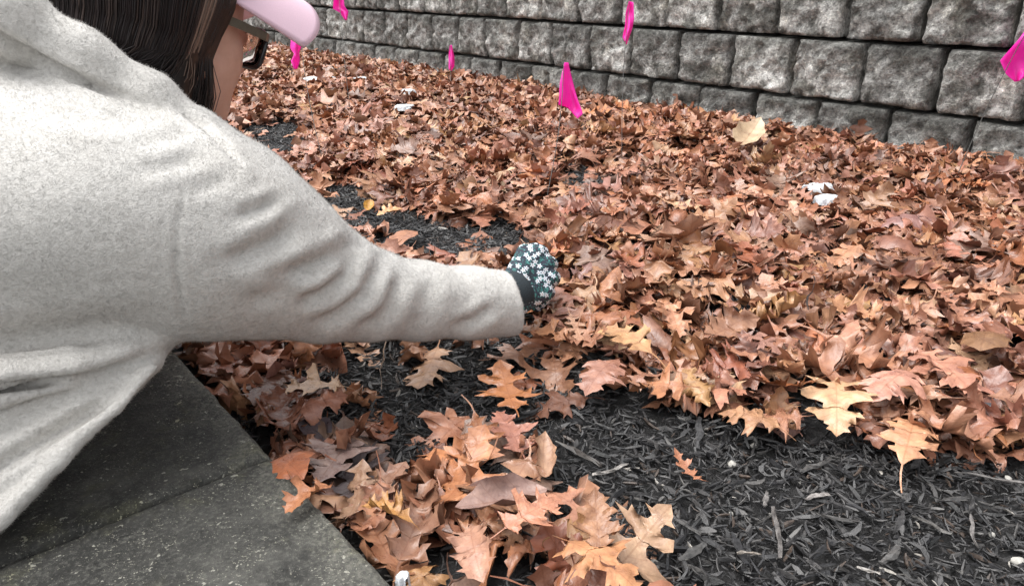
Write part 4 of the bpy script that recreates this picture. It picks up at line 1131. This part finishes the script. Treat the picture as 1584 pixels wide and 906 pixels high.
TV = np.stack([b0 + t1 * tr, b0 - t1 * tr * .5 + t2 * tr * .87, b0 - t1 * tr * .5 - t2 * tr * .87, b0 + dr * tl], 1)
TF = (np.array([[0, 1, 3], [1, 2, 3], [2, 0, 3]])[None] + (np.arange(NT_) * 4)[:, None, None]).reshape(-1, 3)
pile = put('fleece_pile', mesh('fleece_pile', TV.reshape(-1, 3) - np.array(person.location), TF, MF['pile']), coat)
pile['kind'] = 'stuff'
cn = nm * .78 + dr * .30; cn /= np.linalg.norm(cn, axis=1)[:, None]
pile.data.normals_split_custom_set_from_vertices(np.repeat(cn, 4, 0).astype(np.float32))      # light the pile as one soft surface
coat['label'] = 'cream teddy-fleece jacket with folded collar and creased sleeve'

# ---- gardening glove on the right hand
Wr = at(792, 455, 1.112)
KN = [at(832, 391, 1.180), at(846, 408, 1.178), at(850, 430, 1.168), at(842, 452, 1.150)]
HD = (KN[1] + KN[2]) / 2 - Wr; HD /= np.linalg.norm(HD)
AWAY = np.array([-.12, .80, -.58]); AWAY /= np.linalg.norm(AWAY)
def finger(K, L, a, b):
    p1 = K + (HD * .45 + AWAY * .75) * L[0] * a; p2 = p1 + (AWAY * .9 + np.array([-.25, .1, -.5])) * L[1] * b; p3 = p2 + np.array([-.45, .2, -.8]) * L[2]
    p2[2] = max(p2[2], .045); p3[2] = max(p3[2], .022)
    return [K, p1, p2, p3]
FG = [finger(KN[0], (.036, .024, .02), 1, 1), finger(KN[1], (.040, .026, .02), 1, 1), finger(KN[2], (.037, .024, .02), 1, 1), finger(KN[3], (.030, .019, .018), 1, 1)]
TH_ = [Wr + HD * .02 + np.array([-.004, .012, .018]), at(812, 392, 1.185), at(826, 388, 1.215), at(842, 398, 1.235)]
def glove_sdf(P):
    d = None
    for k in range(4):
        c = cone(P, Wr + (KN[k] - KN[1]) * .35, KN[k], .021, .0125); d = c if d is None else smin(d, c, .005)
    for k in range(4): d = smin(d, chain(P, FG[k], [.0130, .0122, .0112, .0095], .004), .004)
    d = smin(d, chain(P, TH_, [.019, .0145, .0125, .0105], .004), .010)
    d = smin(d, cone(P, Wr - HD * .05, Wr, .029, .029), .012)
    return d
allp = np.array(FG).reshape(-1, 3); lo = np.minimum(allp.min(0), Wr) - .055; hi = np.maximum(allp.max(0), Wr) + .05
V, Q = largest(*nets(glove_sdf, lo, hi, .0026))
V = relax(V, Q, 1); N = normals(V, Q)
V = V + N * (.0020 * (fbm(V * 110, 2) - .5))[:, None]
gl = put('glove', mesh('glove', [(0, 0, 0)] * 3, [(0, 1, 2)], MF['floral']))
zax = Vector(-(at(822, 432, 1.13) - CAMV)).normalized(); xax = Vector(HD.tolist()); xax = (xax - zax * xax.dot(zax)).normalized(); yax = zax.cross(xax)
Rg = Matrix((xax, yax, zax)).transposed()
gl.data = mesh('glove', (V - Wr) @ np.array(Rg), Q, MF['floral'])
gl.parent = person; gl.matrix_parent_inverse = Matrix.Identity(4)
gl.location = Vector(Wr.tolist()) - person.location; gl.rotation_euler = Rg.to_euler()
gl['label'] = 'dark gardening glove printed with small white flowers'
cu = []
for k in range(16):
    t = -.045 + .058 * k / 15; cu.append((t, .0315 + .0012 * (k % 2)))
Vc, Fc = tube([Wr + HD * t for t, r in cu], [r for t, r in cu], 28)
Vc = (np.array(Vc) - Wr) @ np.array(Rg)
put('glove_cuff', mesh('glove_cuff', Vc, Fc, MF['cuff']), gl)

# ---- cap: crown, visor, strap
def to_p(P): return np.asarray(P) - np.array(person.location)
cap_rows = []
nU, nV = 40, 14
Vv = []
for j in range(nV):
    th = (math.pi / 2) * j / (nV - 1)
    for i in range(nU):
        a = 2 * math.pi * i / nU
        seam = 1 - .012 * abs(math.cos(3 * a)) ** 14
        Vv.append(hl(.086 * math.cos(th) ** .8 * math.cos(a) * seam, -.012 + .110 * math.cos(th) ** .8 * math.sin(a) * seam, .048 + .088 * math.sin(th) - .012 * math.sin(a) * math.cos(th)))
Fs = [(j * nU + i, j * nU + (i + 1) % nU, (j + 1) * nU + (i + 1) % nU, (j + 1) * nU + i) for j in range(nV - 1) for i in range(nU)]
cap = wear('cap', mesh('cap', to_p(Vv), Fs, MF['cap']))
md = cap.modifiers.new('thick', 'SOLIDIFY'); md.thickness = .003
cap['label'] = 'pale pink baseball cap'
Vv = []; nA, nB = 37, 12
for i in range(nA):
    e = -1 + 2 * i / (nA - 1)                               # -1 .. 1 across the brow, + = wearer's right
    xi = .078 * math.sin(e * 1.25) / math.sin(1.25)
    yi = -.012 + .108 * math.cos(e * 1.25)
    yo = .196 - .062 * abs(e) ** 3.4
    for j in range(nB):
        u = j / (nB - 1)
        x = xi * (1 - u) + (.088 * math.copysign(abs(e) ** .85, e)) * u; y = yi * (1 - u) + yo * u
        Vv.append(hl(x, y, .086 - 9.2 * x * x - .05 * (y - .05)))
Fs = [(i * nB + j, (i + 1) * nB + j, (i + 1) * nB + j + 1, i * nB + j + 1)[::-1] for i in range(nA - 1) for j in range(nB - 1)]
vi = put('visor', mesh('visor', to_p(Vv), Fs, MF['cap']), cap)
md = vi.modifiers.new('thick', 'SOLIDIFY'); md.thickness = .0035; md.offset = 0
Vb, Fb = tube([hl(0, -.012, .134), hl(0, -.012, .140), hl(0, -.012, .142)], [.007, .006, .002], 12)
put('button', mesh('button', to_p(Vb), Fb, MF['cap']), cap)

# ---- glasses
gp = wear('glasses', None); gp.location = (0, 0, 0)
gp['label'] = 'dark framed glasses with flat olive arms'
def rrect(cx, cz, w, h, n=28, e=3.2):
    a = np.arange(n) * 2 * math.pi / n
    return np.stack([cx + w * np.sign(np.cos(a)) * np.abs(np.cos(a)) ** (2 / e), cz + h * np.sign(np.sin(a)) * np.abs(np.sin(a)) ** (2 / e)], -1)
def on_face(x, z, y0=0): return hl(x, .1065 - 2.6 * x * x + y0 + .06 * (z + .008), z)
for s in (1, -1):
    ring = rrect(s * .0345, -.008, .0275, .0235)
    P = [on_face(x, z) for x, z in ring]; P.append(P[0]); P.append(P[1])
    Vr, Fr = tube(P, .0033, 8, cap=False)
    put('rim', mesh('rim', to_p(Vr), Fr, MF['frame']), gp)
    lv = [on_face(s * .0345, -.008)] + [on_face(x, z) for x, z in ring]
    lf = [(0, k + 1, (k + 1) % len(ring) + 1) for k in range(len(ring))]
    lo_ = put('lens', mesh('lens', to_p(lv), lf, MF['lens']), gp)
    md = lo_.modifiers.new('thick', 'SOLIDIFY'); md.thickness = .0012; md.offset = 0
    # temple: a flat bar from the hinge back to the ear
    T = [hl(s * .0655, .0955, .0075), hl(s * .0715, .086, .0075), hl(s * .0765, .04, .009), hl(s * .0795, -.002, .009), hl(s * .0795, -.03, -.008)]
    hh, ww = .0098, .0024; Vt = []; U = HR[2]; Rr = HR[0]
    for c in T: Vt += [c + U * hh / 1 * .5 - Rr * ww * .5, c + U * hh * .5 + Rr * ww * .5, c - U * hh * .5 + Rr * ww * .5, c - U * hh * .5 - Rr * ww * .5]
    Ft = [(k * 4 + j, k * 4 + (j + 1) % 4, k * 4 + 4 + (j + 1) % 4, k * 4 + 4 + j) for k in range(len(T) - 1) for j in range(4)] + [(3, 2, 1, 0), tuple(range(len(Vt) - 4, len(Vt)))]
    put('temple', mesh('temple', to_p(Vt), Ft, MF['temple'], False), gp)
Vb, Fb = tube([on_face(x, .004 + .004 * math.cos(x * 200)) for x in (-.008, -.004, 0, .004, .008)], .002, 8)
put('bridge', mesh('bridge', to_p(Vb), Fb, MF['frame']), gp)

# ---- long dark hair: strands from under the cap down into the collar
hr = np.random.default_rng(5)
def skull(a, th, grow):                                    # a: 0 front, +90 right, 180 back; th: elevation
    return np.array([(.077 + grow) * math.cos(th) * math.sin(a), -.012 + (.098 + grow) * math.cos(th) * math.cos(a), .03 + (.092 + grow) * math.sin(th)])
HV, HF, HCOL = [], [], []; hn = 0
def strand(pts, r, c):
    global hn
    V, Fs = tube(pts, r, 3, cap=False)
    HV.append(V); HF.append(np.array(Fs) + hn); hn += len(V); HCOL.append(np.repeat(np.array(c)[None], len(V), 0))
COLLAR_IN = NECK + np.array([.02, .0, .03])
for i in range(6500):
    a = math.radians(hr.choice([-1, 1], p=[.35, .65]) * hr.uniform(71, 180))
    th0 = hr.uniform(-.05, .75); g_ = hr.uniform(.003, .016)
    fr0 = max(0, 1 - abs(math.degrees(a)) / 112); g_ = max(.0085, g_ * (1 - 1.6 * fr0)) + .022 * max(0, -math.cos(a))
    ks = np.linspace(0, 1, 12); pts = []
    front = max(0, 1 - abs(math.degrees(a)) / 112)
    aa = a
    top = hl(*skull(a, th0, g_))
    lowp = hl(*(skull(a, -.55, g_ + .004) * np.array([1.02, 1, 1]) + np.array([0, -.012 * front, -.01])))
    # the end lies inside the collar; strands beside the face fall nearly straight
    sgn = 1 if a > 0 else -1
    end = NECK + FA * ((.085 if math.cos(a) > 0 else .125) * math.cos(a) + .055) - LA * (.090 * math.sin(a)) + np.array([0, 0, .045]) + hr.normal(0, .009 if i % 40 else .012, 3)
    if front > 0: end = end + (hl(sgn * .066, .030, -.135) - end) * min(1, front * 2.6)
    end[2] = min(end[2], lowp[2] - .02)
    mid = (lowp + end) / 2 + hr.normal(0, .0035 if i % 40 else .0055, 3)
    ctrl = np.array([top, hl(*skull(a, th0 * .4 - .15, g_ + .002)), lowp, mid, end, end + (end - mid) * .35])
    tpar = np.linspace(0, len(ctrl) - 1.001, 13)
    out = []
    for t in tpar:                                         # Catmull-Rom through the control points
        k = int(t); f = t - k
        p0, p1, p2, p3 = ctrl[max(k - 1, 0)], ctrl[k], ctrl[min(k + 1, len(ctrl) - 1)], ctrl[min(k + 2, len(ctrl) - 1)]
        out.append(.5 * (2 * p1 + (p2 - p0) * f + (2 * p0 - 5 * p1 + 4 * p2 - p3) * f * f + (3 * p1 - p0 - 3 * p2 + p3) * f ** 3))
    clump = vn(np.array([[math.degrees(a) * .12, 3.3, th0 * 2]]))[0]
    base = np.array([.017, .012, .012]) if clump < .60 else np.array([.045, .031, .027])
    if 88 < math.degrees(a) < 97 and th0 < .5: base = np.array([.17, .115, .09])
    strand(out, np.linspace(.0008, .0005, 13) * hr.uniform(.7, 1.3), base * hr.uniform(.55, 1.5))
HVa = np.concatenate(HV)
hair = wear('hair', mesh('hair', HVa - np.array(person.location), np.concatenate(HF), MF['hair'], True, np.concatenate(HCOL)))
hair['label'] = 'long straight dark brown hair with lighter strands tucked into the collar'
# underlayer of the hair so that no scalp shows between strands
def cap_hair(P):
    q = (P - HC.astype(np.float32)) @ HR.T.astype(np.float32)
    d = ell(q, (0, -.016, .03), (.0815, .098, .096))
    for s_ in (-1, 1): d = smin(d, cone(q, (s_ * .054, -.022, -.01), (s_ * .047, -.015, -.125), .029, .028), .015)
    d = smin(d, cone(P, hl(0, -.06, -.02), NECK - FA * .07 + [0, 0, .06], .06, .065), .03)
    return np.maximum(d, q[..., 1] - (.012 - .06 * np.minimum(0, q[..., 2] + .02)))
V, Q = largest(*nets(cap_hair, HC - .2, HC + .17, .005))
put('hair_underlayer', mesh('hair_underlayer', V - np.array(person.location), Q, MF['hair'], True, np.repeat([[.014, .010, .009]], len(V), 0)), hair)
